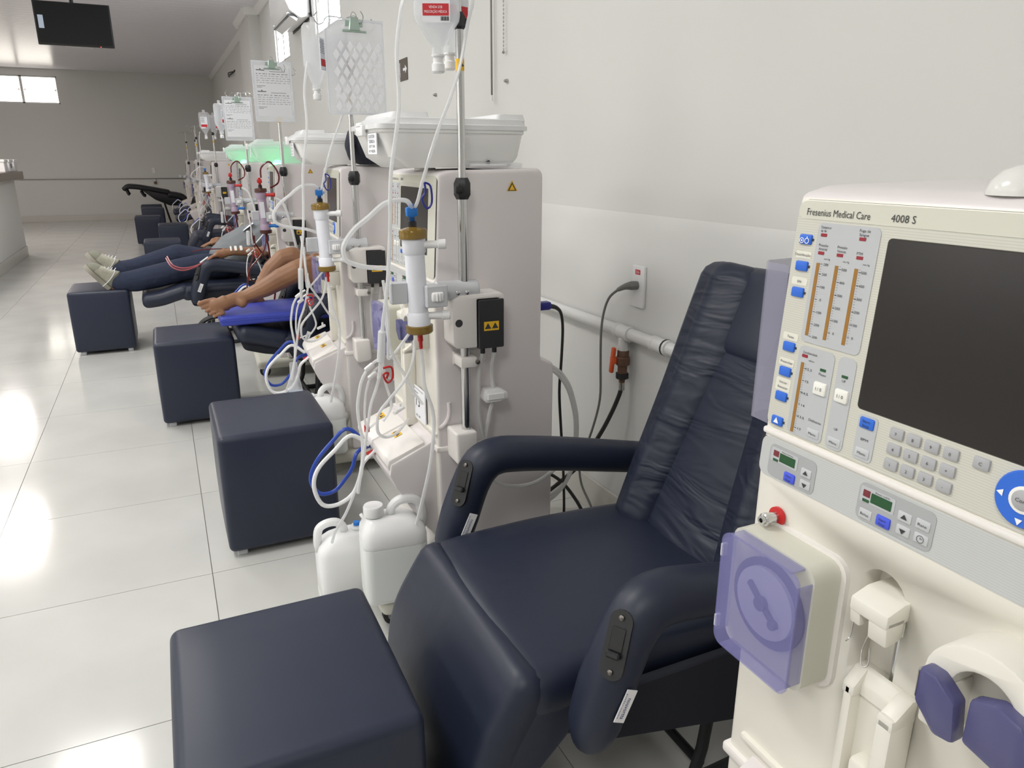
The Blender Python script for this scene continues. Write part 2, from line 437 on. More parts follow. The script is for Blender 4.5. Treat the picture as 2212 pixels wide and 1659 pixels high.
ceiling = struct(MB().box2(LEFT_X-.15, WALL_X+.15, FRONT_Y-.15, BACK_Y+.15, CEIL+.004, CEIL+.1).build('ceiling', 'ceiling_gap'))
slat = MB().box((0, 0, 0), (WALL_X-LEFT_X, .197, .01), .002, 1); proto = None
n = int((BACK_Y-FRONT_Y)/.2)
for i in range(n+1):
    if proto is None: proto = slat.build('panel', 'ceiling_pvc', ceiling); t = proto
    else: t = proto.copy(); COL.objects.link(t)
    t.location = ((WALL_X+LEFT_X)/2, FRONT_Y+.1+.2*i, CEIL+.005)
def skirt(name, x0, x1, y0, y1):
    return struct(MB().box2(x0, x1, y0, y1, 0, .145, .003, 1).build(name, 'skirting'))
bb = skirt('baseboard_right', WALL_X-.024, WALL_X-.0125, FRONT_Y, BACK_Y)
skirt('baseboard_back', LEFT_X, WALL_X-.025, BACK_Y-.027, BACK_Y-.015)
# pilaster standing out of the right wall, with the cornice running round it
struct(MB().box2(1.375, WALL_X, 11.3, 12.6, 0, CEIL).build('wall_pilaster', 'wall_paint'))
def cornice(name, pts):
    g = MB()
    for (x0, y0), (x1, y1) in zip(pts[:-1], pts[1:]):
        if abs(x0-x1) < 1e-6: g.prism([(x0, CEIL), (x0, CEIL-.09), (x0-.025, CEIL-.09), (x0-.07, CEIL-.02), (x0-.07, CEIL)], 'y', min(y0, y1), max(y0, y1))
        else: g.prism([(y0, CEIL), (y0, CEIL-.09), (y0-.025, CEIL-.09), (y0-.07, CEIL-.02), (y0-.07, CEIL)], 'x', min(x0, x1)-.05, max(x0, x1))
    return struct(g.build(name, 'white_trim'))
cornice('trim_1', [(WALL_X, FRONT_Y), (WALL_X, 11.3), (1.375, 11.3), (1.375, 12.6)])
cornice('trim_2', [(WALL_X, 12.6), (WALL_X, BACK_Y)])
# windows
def window(name, axis, pos, a0, a1, z0, z1, parts, pane, depth=.06):
    """axis 'x': wall plane x = pos, a runs along y; axis 'y': plane y = pos, a runs along x"""
    fr = MB(); sg = 1
    def bx(g, p0, p1, q0, q1, zz0, zz1, b=.003):
        if axis == 'x': g.box2(p0, p1, q0, q1, zz0, zz1, b, 1)
        else: g.box2(q0, q1, p0, p1, zz0, zz1, b, 1)
    bx(fr, pos, pos+depth, a0, a1, z0, z0+.03); bx(fr, pos, pos+depth, a0, a1, z1-.03, z1)
    bx(fr, pos, pos+depth, a0, a0+.03, z0, z1); bx(fr, pos, pos+depth, a1-.03, a1, z0, z1)
    for k in range(1, parts):
        c = a0+(a1-a0)*k/parts; bx(fr, pos, pos+depth, c-.025, c+.025, z0, z1)
    o = struct(fr.build(name, 'alu'))
    for k in range(parts):
        c0 = a0+(a1-a0)*k/parts+.028; c1 = a0+(a1-a0)*(k+1)/parts-.028
        g = MB(); bx(g, pos+depth*.5, pos+depth*.6, c0, c1, z0+.028, z1-.028, 0); g.build('pane', pane, o)
        g = MB()
        for cc in (c0+.03, c1-.03): bx(g, pos+depth*.2, pos+depth*.5, cc-.02, cc+.02, (z0+z1)/2-.02, (z0+z1)/2+.02)
        g.build('latch', 'steel', o)
    return o
window('window_1', 'y', BACK_Y+.02, -3.2, -1.78, 2.62, 3.21, 2, 'pane_back')
window('window_2', 'x', WALL_X+.02, 9.12, 10.1, 2.52, 3.12, 2, 'pane_right')
window('window_3', 'x', WALL_X+.02, 6.56, 7.6, 2.52, 3.12, 2, 'pane_right')
for k, (a, b) in enumerate(((-1, 1), (3, 5), (7.5, 9.5))):
    window('window_%d' % (4+k), 'x', LEFT_X-.1, a, b, 1.1, 2.6, 2, 'pane_left')
# ceiling lamps (out of view; the farthest is added for a brighter back wall)
for i, (x, y, ly, lx, wt) in enumerate(LAMPS):
    t = thing('ceiling_light', 'flat white unseen ceiling lamp panel above the aisle', 'lamp', (x, y, CEIL), 0, 'ceiling lamp panels')
    MB().box((0, 0, -.02), (lx, ly, .04), .004, 1).build('housing', 'white_trim', t)
    MB().box((0, 0, -.043), (lx-.04, ly-.04, .006), .001, 1).build('diffuser', 'lamp_diffuser', t)
    L = bpy.data.lights.new('ceiling_lamp', 'AREA'); L.shape = 'RECTANGLE'; L.size = lx-.05; L.size_y = ly-.05; L.energy = wt; L.color = (1.0, .995, .975) if y < 9 else (1.0, .90, .86)
    lo = bpy.data.objects.new('ceiling_lamp', L); COL.objects.link(lo); lo.location = (x, y, CEIL-.05)

# ------------------------------------------------------------------ dialysis machine (local: front plane x = 0, looking to -x, width along y)
YC = .4375; HW = .2325
def sh(z): return .004+max(0, z-1.035)*.0567
def shear(p): return (p.x+sh(p.z), p.y, p.z)
def U(Y): return Y-YC
MARK = (0, 0)
def machine(label, loc):
    t = thing('dialysis_machine', label, 'medical machine', loc)
    P = lambda mb, n, m, par=t, **k: mb.build(n, m, par, **k)
    # cabinet with a niche cut in its front
    g = MB().prism([(.003, .12), (.003, 1.035), (.0225, 1.383), (.06, 1.392), (.335, 1.397), (.346, 1.38), (.346, .83), (.392, .812), (.392, .12)], 'y', -HW, HW, .011, 3)
    cab = g.build('cabinet', 'machine_shell', t)
    cut = MB(); a0, a1 = U(.437), U(.496); r = (a1-a0)/2
    poly = [(a0, .845), (a1, .845)]+[((a0+a1)/2+r*math.cos(R(k*15)), .96+r*math.sin(R(k*15))) for k in range(13)]
    cut.prism(poly, 'x', -.02, .038); co_ = cut.build('cutter', 'machine_white', t)
    md = cab.modifiers.new('b', 'BOOLEAN'); md.object = co_; md.operation = 'DIFFERENCE'; md.solver = 'EXACT'
    me = bpy.data.meshes.new_from_object(cab.evaluated_get(bpy.context.evaluated_depsgraph_get()))
    cab.modifiers.clear(); cab.data = me; me.name = 'cabinet'; bpy.data.objects.remove(co_)
    if not me.materials: me.materials.append(MATS['machine_shell'])
    me.materials.append(MATS['machine_front'])
    for p_ in me.polygons:
        if p_.normal.x < -.8 and p_.center.x < .05 or (-.02 < p_.center.x < .0385 and a0-.002 < p_.center.y < a1+.002 and .84 < p_.center.z < .995): p_.material_index = len(me.materials)-1
    P(MB().rrect(-.2285, .2285, 1.0945, 1.3765, -.0005, .006, .013).map(shear), 'panel_seam', 'seam')
    fp = P(MB().rrect(-.227, .227, 1.096, 1.375, -.0022, .006, .012).map(shear), 'front_panel', 'panel_cream')
    P(MB().rrect(-.2268, .2268, 1.3545, 1.3748, -.0026, .004, .011).map(shear), 'header_strip', 'machine_cream')
    X0 = -.0022
    def rr(n, m, ya, yb, za, zb, d=.0008, r=.004, par=t, x=X0): return P(MB().rrect(U(ya), U(yb), za, zb, x-d, x+.002, r).map(shear), n, m, par)
    rr('indicator_field', 'field_grey', .5469, .631, 1.213, 1.3518, r=.007)
    rr('indicator_field', 'field_grey', .5770, .630, 1.0983, 1.208, r=.007)
    rr('indicator_field', 'field_grey', .5470, .5712, 1.0990, 1.208, r=.007)
    rr('indicator_field', 'field_grey', .5075, .5322, 1.1005, 1.1527, r=.005)
    rr('screen_bezel', 'seam', .2745, .5372, 1.1568, 1.3425, .0004, .005)
    rr('screen', 'screen', .2758, .536, 1.158, 1.3413, .0008, .004)
    for z in (1.331, 1.2999, 1.2687, 1.2016, 1.170, 1.1381, 1.1061):
        b = P(MB().box((X0-.0002, U(.6467), z), (.005, .0182, .0116), .0018, 2).map(shear), 'button', 'key_blue')
        rr('status_led', 'ink', .6352, .6376, z-.0014, z+.0014, .0006, .0004)
    for zz, hh in ((1.3129, .008), (1.2816, .009), (1.214, .009), (1.182, .009), (1.153, .016)): rr('key_label', 'label_cream', .6355, .6590, zz-hh/2, zz+hh/2, .0004, .002)
    for y, z in ((.6213, 1.3381), (.5684, 1.3383), (.6212, 1.3178), (.5946, 1.3181), (.568, 1.3182), (.62, 1.1963)): rr('warning_led', 'led_red', y-.0043, y+.0043, z-.0018, z+.0018, .0012, .0005)
    for y, z in ((.5906, 1.1858), (.5595, 1.186)): rr('ready_led', 'led_green', y-.0042, y+.0042, z-.0016, z+.0016, .0012, .0005)
    for y in (.623, .5963, .5697): rr('bar_gauge', 'bar_amber', y-.0023, y+.0023, 1.2208, 1.3063, .0012, .0003)
    rr('bar_gauge', 'bar_amber', .6196, .6240, 1.1003, 1.188, .0012, .0003)
    for y in (.5903, .5592): P(MB().box((X0-.0004, U(y), 1.1635), (.006, .0185, .0155), .0022, 2).map(shear), 'key', 'key_white')
    for y, z in ((.59, 1.1080), (.5589, 1.1080), (.5199, 1.1092)): P(MB().box((X0+.0002, U(y), z), (.004, .0185, .0115), .0016, 2).map(shear), 'key', 'key_pale')
    P(MB().box((X0-.0002, U(.5203), 1.1437), (.005, .0185, .0125), .0018, 2).map(shear), 'button', 'key_blue')
    KP = {(0, 0): '7', (1, 0): '8', (2, 0): '9', (3, 0): '0', (0, 1): '4', (1, 1): '5', (2, 1): '6', (3, 1): '+', (0, 2): '1', (1, 2): '2', (2, 2): '3', (3, 2): '-'}
    ky = (.4832, .4633, .4430, .4226); kz = (1.1443, 1.1270, 1.1098)
    for (i, j) in KP: P(MB().box((X0-.0002, U(ky[i]), kz[j]), (.005, .0162, .0120), .0018, 2).map(shear), 'key', 'key_grey')
    P(MB().box((X0-.0002, U(.3923), 1.1459), (.005, .0162, .0120), .0018, 2).map(shear), 'key', 'key_grey')
    wc = (X0, U(.348), 1.128)
    P(MB().lathe([(.0265, 0), (.027, -.0015), (.0255, -.0035), (.013, -.0035)], wc, (1, 0, 0), 32).map(shear), 'navigation_ring', 'key_blue')
    P(MB().lathe([(.0128, 0), (.0128, -.0045), (.0105, -.005)], wc, (1, 0, 0), 24).map(shear), 'ring_collar', 'key_white')
    P(MB().lathe([(.0098, 0), (.0098, -.0052), (.0085, -.006)], wc, (1, 0, 0), 24).map(shear), 'confirm_key', 'key_grey')
    # white and dark print
    g = MB()
    for a, dy, dz in ((180, .0203, 0), (0, -.0203, 0), (90, 0, .0203), (270, 0, -.0203)): g.tri((X0-.0037, wc[1]+dy, wc[2]+dz), .007, .007, ang=a-90)
    for dy, ro_, ri in ((.0040, .0034, .0025), (.0040, .0012, .0), (-.0036, .0034, .0025)): g.ringf((X0-.0029, U(.6467)+dy, 1.3297), ri, ro_, n=18)
    g.quad((X0-.0029, U(.6467)-.0036, 1.3340), .0012, .0014)
    g.tri((X0-.0029, U(.6467), 1.1061), .0085, .0085); 
    P(g.map(shear), 'white_symbols', 'ink_white')
    g = MB(); T = lambda s, y, z, h, w=None, al='c', x=X0-.0008: g.text(s, (x, U(y), z), h, FX, w, al)
    T('Fresenius Medical Care', .6511, 1.3629, .0078, .0871, 'l', X0-.0006); T('4008 S', .5384, 1.3629, .0078, .0286, 'l', X0-.0006)
    for s, y, z, wd in (('Desinfecção', .6475, 1.3131, .0235), ('SN', .6470, 1.2816, .006), ('Teste', .6465, 1.2141, .0105), ('Preencher', .6464, 1.1822, .0195), ('Iniciar', .6464, 1.1563, .0125), ('Reiniciar', .6463, 1.1499, .0165),
                        ('Detector', .6191, 1.3469, .0145), ('de Ar', .6222, 1.3429, .0085), ('Fuga de', .5668, 1.3473, .014), ('Sangue', .5673, 1.3429, .0125), ('Pressão', .6193, 1.3268, .0135), ('Arterial', .6197, 1.3226, .012), ('Pressão', .5927, 1.3271, .0135), ('Venosa', .5933, 1.3227, .012), ('PTM', .5689, 1.3228, .0075),
                        ('Condutividade', .6127, 1.2008, .0215), ('Fluxo', .5903, 1.1806, .0105), ('UF', .5597, 1.181, .005), ('UF', .5588, 1.124, .005), ('Dialisante', .5897, 1.1233, .0185), ('BPM', .5199, 1.1248, .0095)):
        T(s, y, z, .0030, wd)
    for y in (.6112, .5847, .5581): T('mm Hg', y, 1.3119, .0021, .0085)
    T('mS/cm', .609, 1.1924, .0021, .0085)
    for y in (.59, .5589, .5199): T('Menu', y, .0+1.1078 if y > .53 else 1.1092, .0031, .0105, x=X0-.0020)
    for y in (.5903, .5592): T('I / 0', y, 1.1635, .0040, .0085, x=X0-.0036)
    T('Start', .5203, 1.1462, .0030, .010, x=X0-.0029); T('Stop', .5203, 1.1412, .0030, .009, x=X0-.0029)
    for (i, j), s in KP.items(): T(s, ky[i], kz[j], .0034, x=X0-.0029)
    T('C', .3923, 1.1459, .0034, x=X0-.0029); T('Conf', .348, 1.128, .0036, .011, x=X0-.0064)
    def scale(yb, z0, z1, n, vals, yl):
        for k in range(n+1):
            z = z0+(z1-z0)*k/n; big = any(abs(z-vz) < .0009 for _, vz in vals)
            g.quad((X0-.0008, U(yb-.0045), z), .0030 if big else .002, .0004 if big else .0003)
        for s, vz in vals:
            T(s, yl, vz, .0030, .0023*len(s)); g.quad((X0-.0008, U(yb-.0046), vz), .0032, .0005)
    zr = lambda v, v0, z0, v1, z1: z0+(z1-z0)*(v-v0)/(v1-v0)
    scale(.6225, 1.2208, 1.3057, 29, [('280', 1.3057)]+[(str(v), zr(v, 200, 1.2943, -300, 1.2209)) for v in (200, 100, 0, -100, -200, -300)], .6115)
    scale(.5958, 1.2235, 1.3057, 28, [(str(v), zr(v, 500, 1.3029, 0, 1.2305)) for v in (500, 400, 300, 200, 100, 0)], .5855)
    scale(.5692, 1.2235, 1.3057, 28, [(str(v), zr(v, 500, 1.3030, 0, 1.2307)) for v in (500, 400, 300, 200, 100, 0)], .5592)
    scale(.6215, 1.101, 1.187, 30, [(s, zr(v, 15.5, 1.1815, 13, 1.1072)) for s, v in (('15.5', 15.5), ('15', 15), ('14.5', 14.5), ('14', 14), ('13.5', 13.5), ('13', 13))], .6108)
    # control strip below the monitor
    X1 = -.0016
    P(MB().rrect(-HW+.001, .2305, 1.0290, 1.0838, -.0004, .006, .013).map(shear), 'strip_seam', 'seam')
    P(MB().rrect(-HW+.002, .2295, 1.0300, 1.0828, X1, .006, .012).map(shear), 'control_strip', 'panel_strip')
    P(MB().box((.002, 0, 1.0888), (.012, 2*HW-.004, .0085), .003, 2).map(shear), 'ledge', 'machine_white')
    r1 = lambda n, m, ya, yb, za, zb, d=.0008, r=.004: rr(n, m, ya, yb, za, zb, d, r, x=X1)
    r1('pump_field', 'field_dark', .5762, .6517, 1.0330, 1.0755, .0006, .008)
    r1('pump_field', 'field_dark', .4225, .5150, 1.0352, 1.0790, .0006, .008)
    r1('display_frame', 'field_grey', .6046, .6485, 1.0535, 1.0715, .001, .002); r1('display_frame', 'field_grey', .4692, .5125, 1.0565, 1.0745, .001, .002)
    r1('display', 'display_green', .6085, .6337, 1.0560, 1.0672, .0014, .0005); r1('display', 'display_green', .4727, .4984, 1.0592, 1.0703, .0014, .0005)
    r1('warning_led', 'display_red', .6355, .6443, 1.0605, 1.068, .0014, .0004); r1('warning_led', 'display_red', .5, .5088, 1.0633, 1.071, .0014, .0004)
    r1('ready_led', 'led_green', .6355, .6440, 1.0540, 1.0572, .0014, .0004); r1('ready_led', 'led_green', .5, .5085, 1.0572, 1.0605, .0014, .0004)
    for y, z in ((.6138, 1.0413), (.4788, 1.0446)): P(MB().box((X1-.0002, U(y), z), (.005, .0175, .0125), .0018, 2).map(shear), 'button', 'key_violet')
    for y, z in ((.590, 1.0567), (.5891, 1.0420), (.456, 1.0604), (.4548, 1.0455), (.4349, 1.0615), (.434, 1.0462), (.5018, 1.0435)):
        P(MB().box((X1+.0002, U(y), z), (.004, .0165, .0115), .0016, 2).map(shear), 'key', 'key_pale')
    for y, z, a in ((.590, 1.0567, 0), (.5891, 1.0420, 180), (.456, 1.0604, 0), (.4548, 1.0455, 180)): g.tri((X1-.0020, U(y), z), .0078, .0062, ang=a)
    T('Rate', .4349, 1.0615, .0030, .010, x=X1-.0020); T('Bolus', .5018, 1.0435, .0030, .0105, x=X1-.0020)
    g.ringf((X1-.0020, U(.434), 1.0462), .0036, .0042, n=18); g.quad((X1-.0020, U(.434)-.001, 1.0470), .003, .0005); g.quad((X1-.0020, U(.434), 1.0474), .0005, .0026)
    T('Rate ml/min', .6216, 1.0695, .0018, .018, x=X1-.001); T('Rate ml/h', .4850, 1.0725, .0018, .018, x=X1-.001)
    T('Start', .6138, 1.0438, .0028, .009, x=X1-.0029); T('Stop', .6138, 1.0390, .0028, .008, x=X1-.0029)
    T('Start', .4788, 1.0470, .0028, .009, x=X1-.0029); T('Stop', .4788, 1.0422, .0028, .008, x=X1-.0029)
    P(g.map(shear), 'lettering', 'ink')
    # pressure port
    pc = (.002, U(.6231), .9848)
    P(MB().lathe([(.0075, 0), (.0125, -.001), (.0125, -.005), (.008, -.006)], pc, (1, 0, 0), 24), 'port_ring', 'red_plastic')
    P(MB().lathe([(.007, 0), (.007, -.018), (.0085, -.019), (.0085, -.025), (.006, -.026), (.006, -.03), (.003, -.03), (.003, -.02)], pc, (1, 0, 0), 20), 'port', 'chrome')
    # blood pump with violet door
    P(MB().rrect(U(.652), U(.508), .800, .978, -.004, .006, .022), 'pump_flange', 'machine_white')
    pb = P(MB().rrect(U(.648), U(.5145), .806, .974, -.046, .004, .018), 'pump_body', 'machine_cream')
    P(MB().lathe([(.058, 0), (.058, -.004), (.05, -.004)], (-.0455, U(.578), .897), (1, 0, 0), 32), 'pump_bed', 'rotor_dark', pb)
    P(MB().lathe([(.046, 0), (.046, -.008), (.043, -.009)], (-.047, U(.578), .899), (1, 0, 0), 32), 'rotor', 'rotor_grey', pb)
    P(MB().box((-.058, U(.578), .9), (.006, .062, .009), .003, 2, Matrix.Rotation(R(38), 3, 'X')).lathe([(.009, 0), (.009, -.008)], (-.055, U(.578), .9), (1, 0, 0), 16).lathe([(.006, 0), (.006, -.008)], (-.055, U(.556), .883), (1, 0, 0), 12), 'crank', 'rotor_dark', pb)
    dz0, dz1 = .8085, .9715
    door = P(MB().rrect(U(.645), U(.517), dz0, dz1, -.0685, -.065, .015).rrect(U(.645), U(.6425), dz0+.014, dz1-.014, -.067, -.046, .001).rrect(U(.5195), U(.517), dz0+.014, dz1-.014, -.067, -.046, .001).box2(-.067, -.046, U(.53), U(.632), dz0, dz0+.0025).box2(-.067, -.046, U(.53), U(.632), dz1-.0025, dz1), 'pump_door', 'purple_clear')
    for z in (.835, .94): P(MB().box((-.062, U(.6468), z), (.008, .005, .018), .001, 1), 'hinge', 'plastic_white', door)
    # level detector in the niche
    k = P(MB().prism([(-.03, .962), (-.005, .970), (.034, .970), (.034, .952), (-.008, .945), (-.03, .945)], 'y', U(.432), U(.480), .003, 2).prism([(-.03, .955), (-.008, .955), (-.008, .930), (-.026, .928)], 'y', U(.466), U(.480), .003, 2).prism([(-.03, .955), (.0, .955), (-.002, .926), (-.026, .922)], 'y', U(.432), U(.456), .003, 2), 'detector_head', 'machine_front')
    P(MB().cyl((.012, U(.440), .925), (.012, U(.440), .965), .011, 16, .002), 'detector_knob', 'machine_cream', k)
    P(MB().tube([(-.026, U(.474), .93), (-.028, U(.474), .912), (-.034, U(.474), .908)], .0008, 6).tube([(-.024, U(.455), .925), (-.028, U(.457), .905), (-.036, U(.449), .894), (-.034, U(.443), .898), (-.026, U(.450), .912)], .0008, 6), 'spring', 'steel', k)
    P(MB().cyl((.014, U(.443), .85), (.014, U(.443), .945), .005, 14), 'guide_rod', 'chrome')
    g = MB().box2(-.034, .004, U(.404), U(.424), .60, .852, .004, 2).box2(-.024, .004, U(.464), U(.476), .60, .85, .004, 2).box2(-.008, .004, U(.42), U(.47), .60, .845, .001, 1)
    g.prism([(-.034, .848), (-.006, .868), (.004, .868), (.004, .838), (-.034, .836)], 'y', U(.404), U(.424), .003, 2).prism([(-.024, .850), (-.006, .868), (.004, .868), (.004, .838), (-.024, .836)], 'y', U(.462), U(.478), .003, 2).prism([(-.012, .852), (-.004, .868), (.004, .868), (.004, .838), (-.012, .836)], 'y', U(.42), U(.466), .002, 1).box2(-.030, .004, U(.42), U(.452), .60, .768, .006, 2)
    P(g, 'line_clip_block', 'machine_front')
    # clamp block with two violet flaps
    g = MB(); yc, zc = U(.318), .948
    outer = [(yc+.058*math.cos(R(a)), zc+.052*math.sin(R(a))) for a in range(-10, 191, 12)]
    inner = [(yc+.030*math.cos(R(a)), zc+.028*math.sin(R(a))) for a in range(190, -11, -12)]
    g.prism(outer+inner, 'x', -.048, .004, .003, 2)
    g.box2(-.044, .004, yc-.058, yc-.03, .885, .945, .004, 2).box2(-.044, .004, yc+.03, yc+.058, .885, .945, .004, 2).box2(-.012, .004, yc-.04, yc+.04, .89, .98, .003, 1)
    P(g, 'clamp_block', 'machine_front')
    P(MB().cyl((-.046, U(.374), .915), (-.046, U(.374), .945), .006, 14), 'clamp_pin', 'chrome')
    P(MB().prism([(U(.369), .960), (U(.352), .960), (U(.331), .944), (U(.326), .903), (U(.346), .899), (U(.369), .922)], 'x', -.066, -.046, .004, 2), 'clamp_flap', 'purple_dark')
    P(MB().prism([(U(.322), .956), (U(.30), .967), (U(.277), .961), (U(.262), .94), (U(.264), .915), (U(.288), .902), (U(.322), .909)], 'x', -.062, -.044, .004, 2), 'clamp_flap', 'purple_dark')
    # lower ridge, shunt bulge, its lids
    P(MB().box2(-.004, .2, -HW-.004, HW+.004, .575, .592, .004, 2), 'ridge', 'machine_white')
    g = MB().prism([(.02, .617), (-.02, .597), (-.138, .547), (-.143, .512), (-.126, .47), (-.085, .40), (-.03, .315), (.02, .26)], 'y', -.205, .184, .006, 2)
    P(g, 'shunt_housing', 'machine_shell')
    for y0, y1 in ((-.198, -.011), (-.003, .178)):
        lid = P(MB().prism([(-.03, .604), (-.142, .560), (-.148, .543), (-.141, .523), (-.03, .567)], 'y', y0, y1, .005, 2), 'shunt_lid', 'machine_white')
        n_ = Vector((-.346, 0, .938)); F = (Vector((0, -1, 0)), Vector((.935, 0, .355)), n_)
        P(MB().quad((-.075, y1-.045, .587), .042, .026, F, .0012), 'warning_label', 'yellow', lid)
        P(MB().tri((-.075, y1-.055, .587), .018, .018, F, .0016).quad((-.075, y1-.033, .587), .012, .015, F, .0016), 'warning_sign', 'ink', lid)
    P(MB().box2(-.004, .02, -.225, .205, .622, .634, .004, 2), 'drip_rail', 'machine_front')
    for y, m in ((.03, 'hose_blue'), (-.03, 'red_plastic')): P(MB().cyl((-.14, y, .53), (-.168, y, .522), .0085, 14, .002), 'coupling', m)
    # base and castors
    P(MB().box2(-.20, .385, -.245, .245, .055, .118, .028, 4), 'base', 'machine_cream')
    P(MB().prism([(.02, .11), (-.05, .11), (-.02, .22), (.02, .30)], 'y', -.20, .20, .005, 2), 'base_neck', 'machine_white')
    for x in (-.15, .33):
        for y in (-.19, .19):
            c = P(MB().lathe([(.030, -.012), (.036, -.009), (.036, .009), (.030, .012)], (x, y, .036), (0, 1, 0), 20), 'castor', 'rubber')
            P(MB().lathe([(.020, -.014), (.022, -.010), (.022, .010), (.020, .014)], (x, y, .036), (0, 1, 0), 16), 'hub', 'wheel_grey', c)
    # side: drip pole, cup, brackets, disinfection box
    px, py = .073, -.285
    pole = P(MB().cyl((px, py, .62), (px, py, 1.335), .0138, 18).cyl((px, py, 1.335), (px, py, 1.76), .0105, 16).cyl((px, py, 1.75), (px, py, 1.95), .006, 12), 'drip_pole', 'chrome')
    P(MB().lathe([(.017, 0), (.024, .012), (.024, .042), (.017, .056)], (px, py, 1.318), (0, 0, 1), 8, 1.0, 1.0).box((px-.018, py-.016, 1.343), (.02, .02, .02), .005, 2), 'pole_clamp', 'plastic_black', pole)
    P(MB().lathe([(.012, 0), (.017, .006), (.017, .028), (.010, .04)], (px, py, 1.735), (0, 0, 1), 8).box((px+.012, py, 1.755), (.018, .014, .014), .003, 1), 'pole_clamp', 'plastic_black', pole)
    P(MB().lathe([(.0112, 0), (.0112, .028)], (px, py, 1.638), (0, 0, 1), 18), 'warning_band', 'yellow', pole)
    P(MB().tri((px, py-.0115, 1.652), .013, .015, FY), 'warning_sign', 'ink', pole)
    for a in (20, 110, 200, 290):
        d = Vector((math.cos(R(a)), math.sin(R(a)), 0)); o_ = Vector((px, py, 1.945))
        P(MB().tube([o_, o_+d*.02+Vector((0, 0, .006)), o_+d*.075+Vector((0, 0, .004)), o_+d*.10+Vector((0, 0, -.022)), o_+d*.122+Vector((0, 0, -.026)), o_+d*.135+Vector((0, 0, -.004)), o_+d*.118+Vector((0, 0, .016))], .0022, 6, 5), 'hook', 'chrome', pole)
    P(MB().prism([(px-.042, .565), (px-.045, .66), (px+.022, .66), (px+.026, .57), (px+.01, .56), (px-.03, .555)], 'y', -.32, -.2325, .012, 3), 'pole_cup', 'machine_white')
    br = P(MB().box2(px-.02, px+.085, -.2395, -.2325, .845, .885, .002, 1).box2(px-.02, px+.03, -.306, -.236, .85, .882, .006, 2), 'pole_bracket', 'machine_white')
    P(MB().lathe([(.007, 0), (.007, -.004), (.004, -.006)], (px+.03, -.306, .866), (0, 1, 0), 12), 'screw', 'steel_dark', br)
    bx = P(MB().prism([(.028, .925), (.028, 1.05), (.05, 1.063), (.175, 1.063), (.184, 1.055), (.184, .95), (.176, .945), (.168, 1.048), (.10, 1.048), (.10, .91), (.04, .912)], 'y', -.315, -.2325, .005, 2), 'side_box', 'machine_white')
    P(MB().box2(.103, .182, -.318, -.28, .905, 1.046, .003, 1), 'cover_plate', 'black_plate', bx)
    P(MB().quad((.142, -.318, .97), .046, .026, FY), 'warning_label', 'yellow', bx)
    P(MB().tri((.131, -.318, .968), .02, .02, FY, .0008).tri((.153, -.318, .968), .02, .02, FY, .0008), 'warning_sign', 'ink', bx)
    P(MB().ringf((.045, -.315, .985), 0, .011, FY), 'round_sign', 'ink', bx)
    for x in (.122, .158): P(MB().cyl((x, -.30, .888), (x, -.30, .91), .007, 12), 'nozzle', 'plastic_black', bx)
    P(MB().tri((.245, -HW, 1.345), .034, .034, FY, .0012), 'warning_label', 'yellow')
    P(MB().tri((.245, -HW, 1.344), .027, .027, FY, .0016), 'warning_sign', 'ink')
    P(MB().tri((.245, -HW, 1.343), .018, .018, FY, .002), 'warning_label', 'yellow')
    P(MB().tube([(.003, -HW-.002, .655), (.012, -HW-.004, .657), (.030, -HW-.004, .674), (.038, -HW-.004, .70), (.038, -HW-.002, .73)], .006, 8), 'moulded_rib', 'machine_shell')
    # dialyser holder arm
    arm = P(MB().cyl((.112, py, 1.073), (-.012, py, 1.073), .0275, 20, .004).box2(-.06, .0, -.355, -.335, 1.043, 1.102, .003, 1).box2(-.045, -.005, -.345, -.265, 1.05, 1.096, .006, 2).box2(-.145, -.098, -.315, -.295, 1.052, 1.110, .003, 1).box2(-.12, -.01, -.272, -.258, 1.055, 1.092, .003, 1), 'holder_arm', 'plastic_grey')
    P(MB().box((-.03, -.358, 1.072), (.034, .012, .026), .007, 3).box((-.034, -.364, 1.072), (.003, .008, .022), .001, 1).box((-.026, -.364, 1.072), (.003, .008, .022), .001, 1), 'release_lever', 'plastic_white', arm)
    for x in (.045, .072): P(MB().lathe([(.006, 0), (.006, -.003), (.003, -.005)], (x, py-.0265, 1.07), (0, 1, 0), 12), 'screw', 'chrome', arm)
    # hoses
    P(MB().tube([(.122, -.3, .89), (.116, -.285, .83), (.112, -.285, .763), (.114, -.285, .69), (.128, -.285, .615), (.14, -.285, .54)], .0065, 8), 'hose', 'tube_frost')
    P(MB().tube([(.158, -.3, .89), (.156, -.285, .83), (.161, -.285, .772)], .0065, 8), 'hose', 'tube_frost')
    P(MB().tube([(.158, -.285, .73), (.146, -.285, .686), (.135, -.285, .614), (.134, -.285, .539), (.16, -.285, .473), (.229, -.285, .443), (.31, -.285, .443), (.40, -.26, .47)], .0065, 8), 'hose', 'tube_frost')
    P(MB().prism([(.124, .748), (.132, .775), (.175, .775), (.2, .762), (.2, .742), (.175, .735), (.13, .735)], 'y', -.305, -.265, .005, 2).box2(.133, .187, -.31, -.30, .744, .764, .002, 1), 'hose_clamp', 'plastic_white')
    for dy, dx in ((0, 0), (.02, .018)):
        P(MB().tube([(.39, -.05+dy, .76), (.469+dx, -.07+dy, .739), (.524+dx, -.07+dy, .683), (.554+dx, -.07+dy, .612), (.571+dx, -.07+dy, .524), (.572+dx, -.06+dy, .40), (.55+dx, -.05+dy, .30), (.48, -.05+dy, .24), (.38, -.04+dy, .23)], .007, 8), 'drain_hose', 'tube_frost')
    plug = P(MB().box((.40, -.08, .963), (.11, .032, .028), .008, 2), 'power_plug', 'navy_plastic')
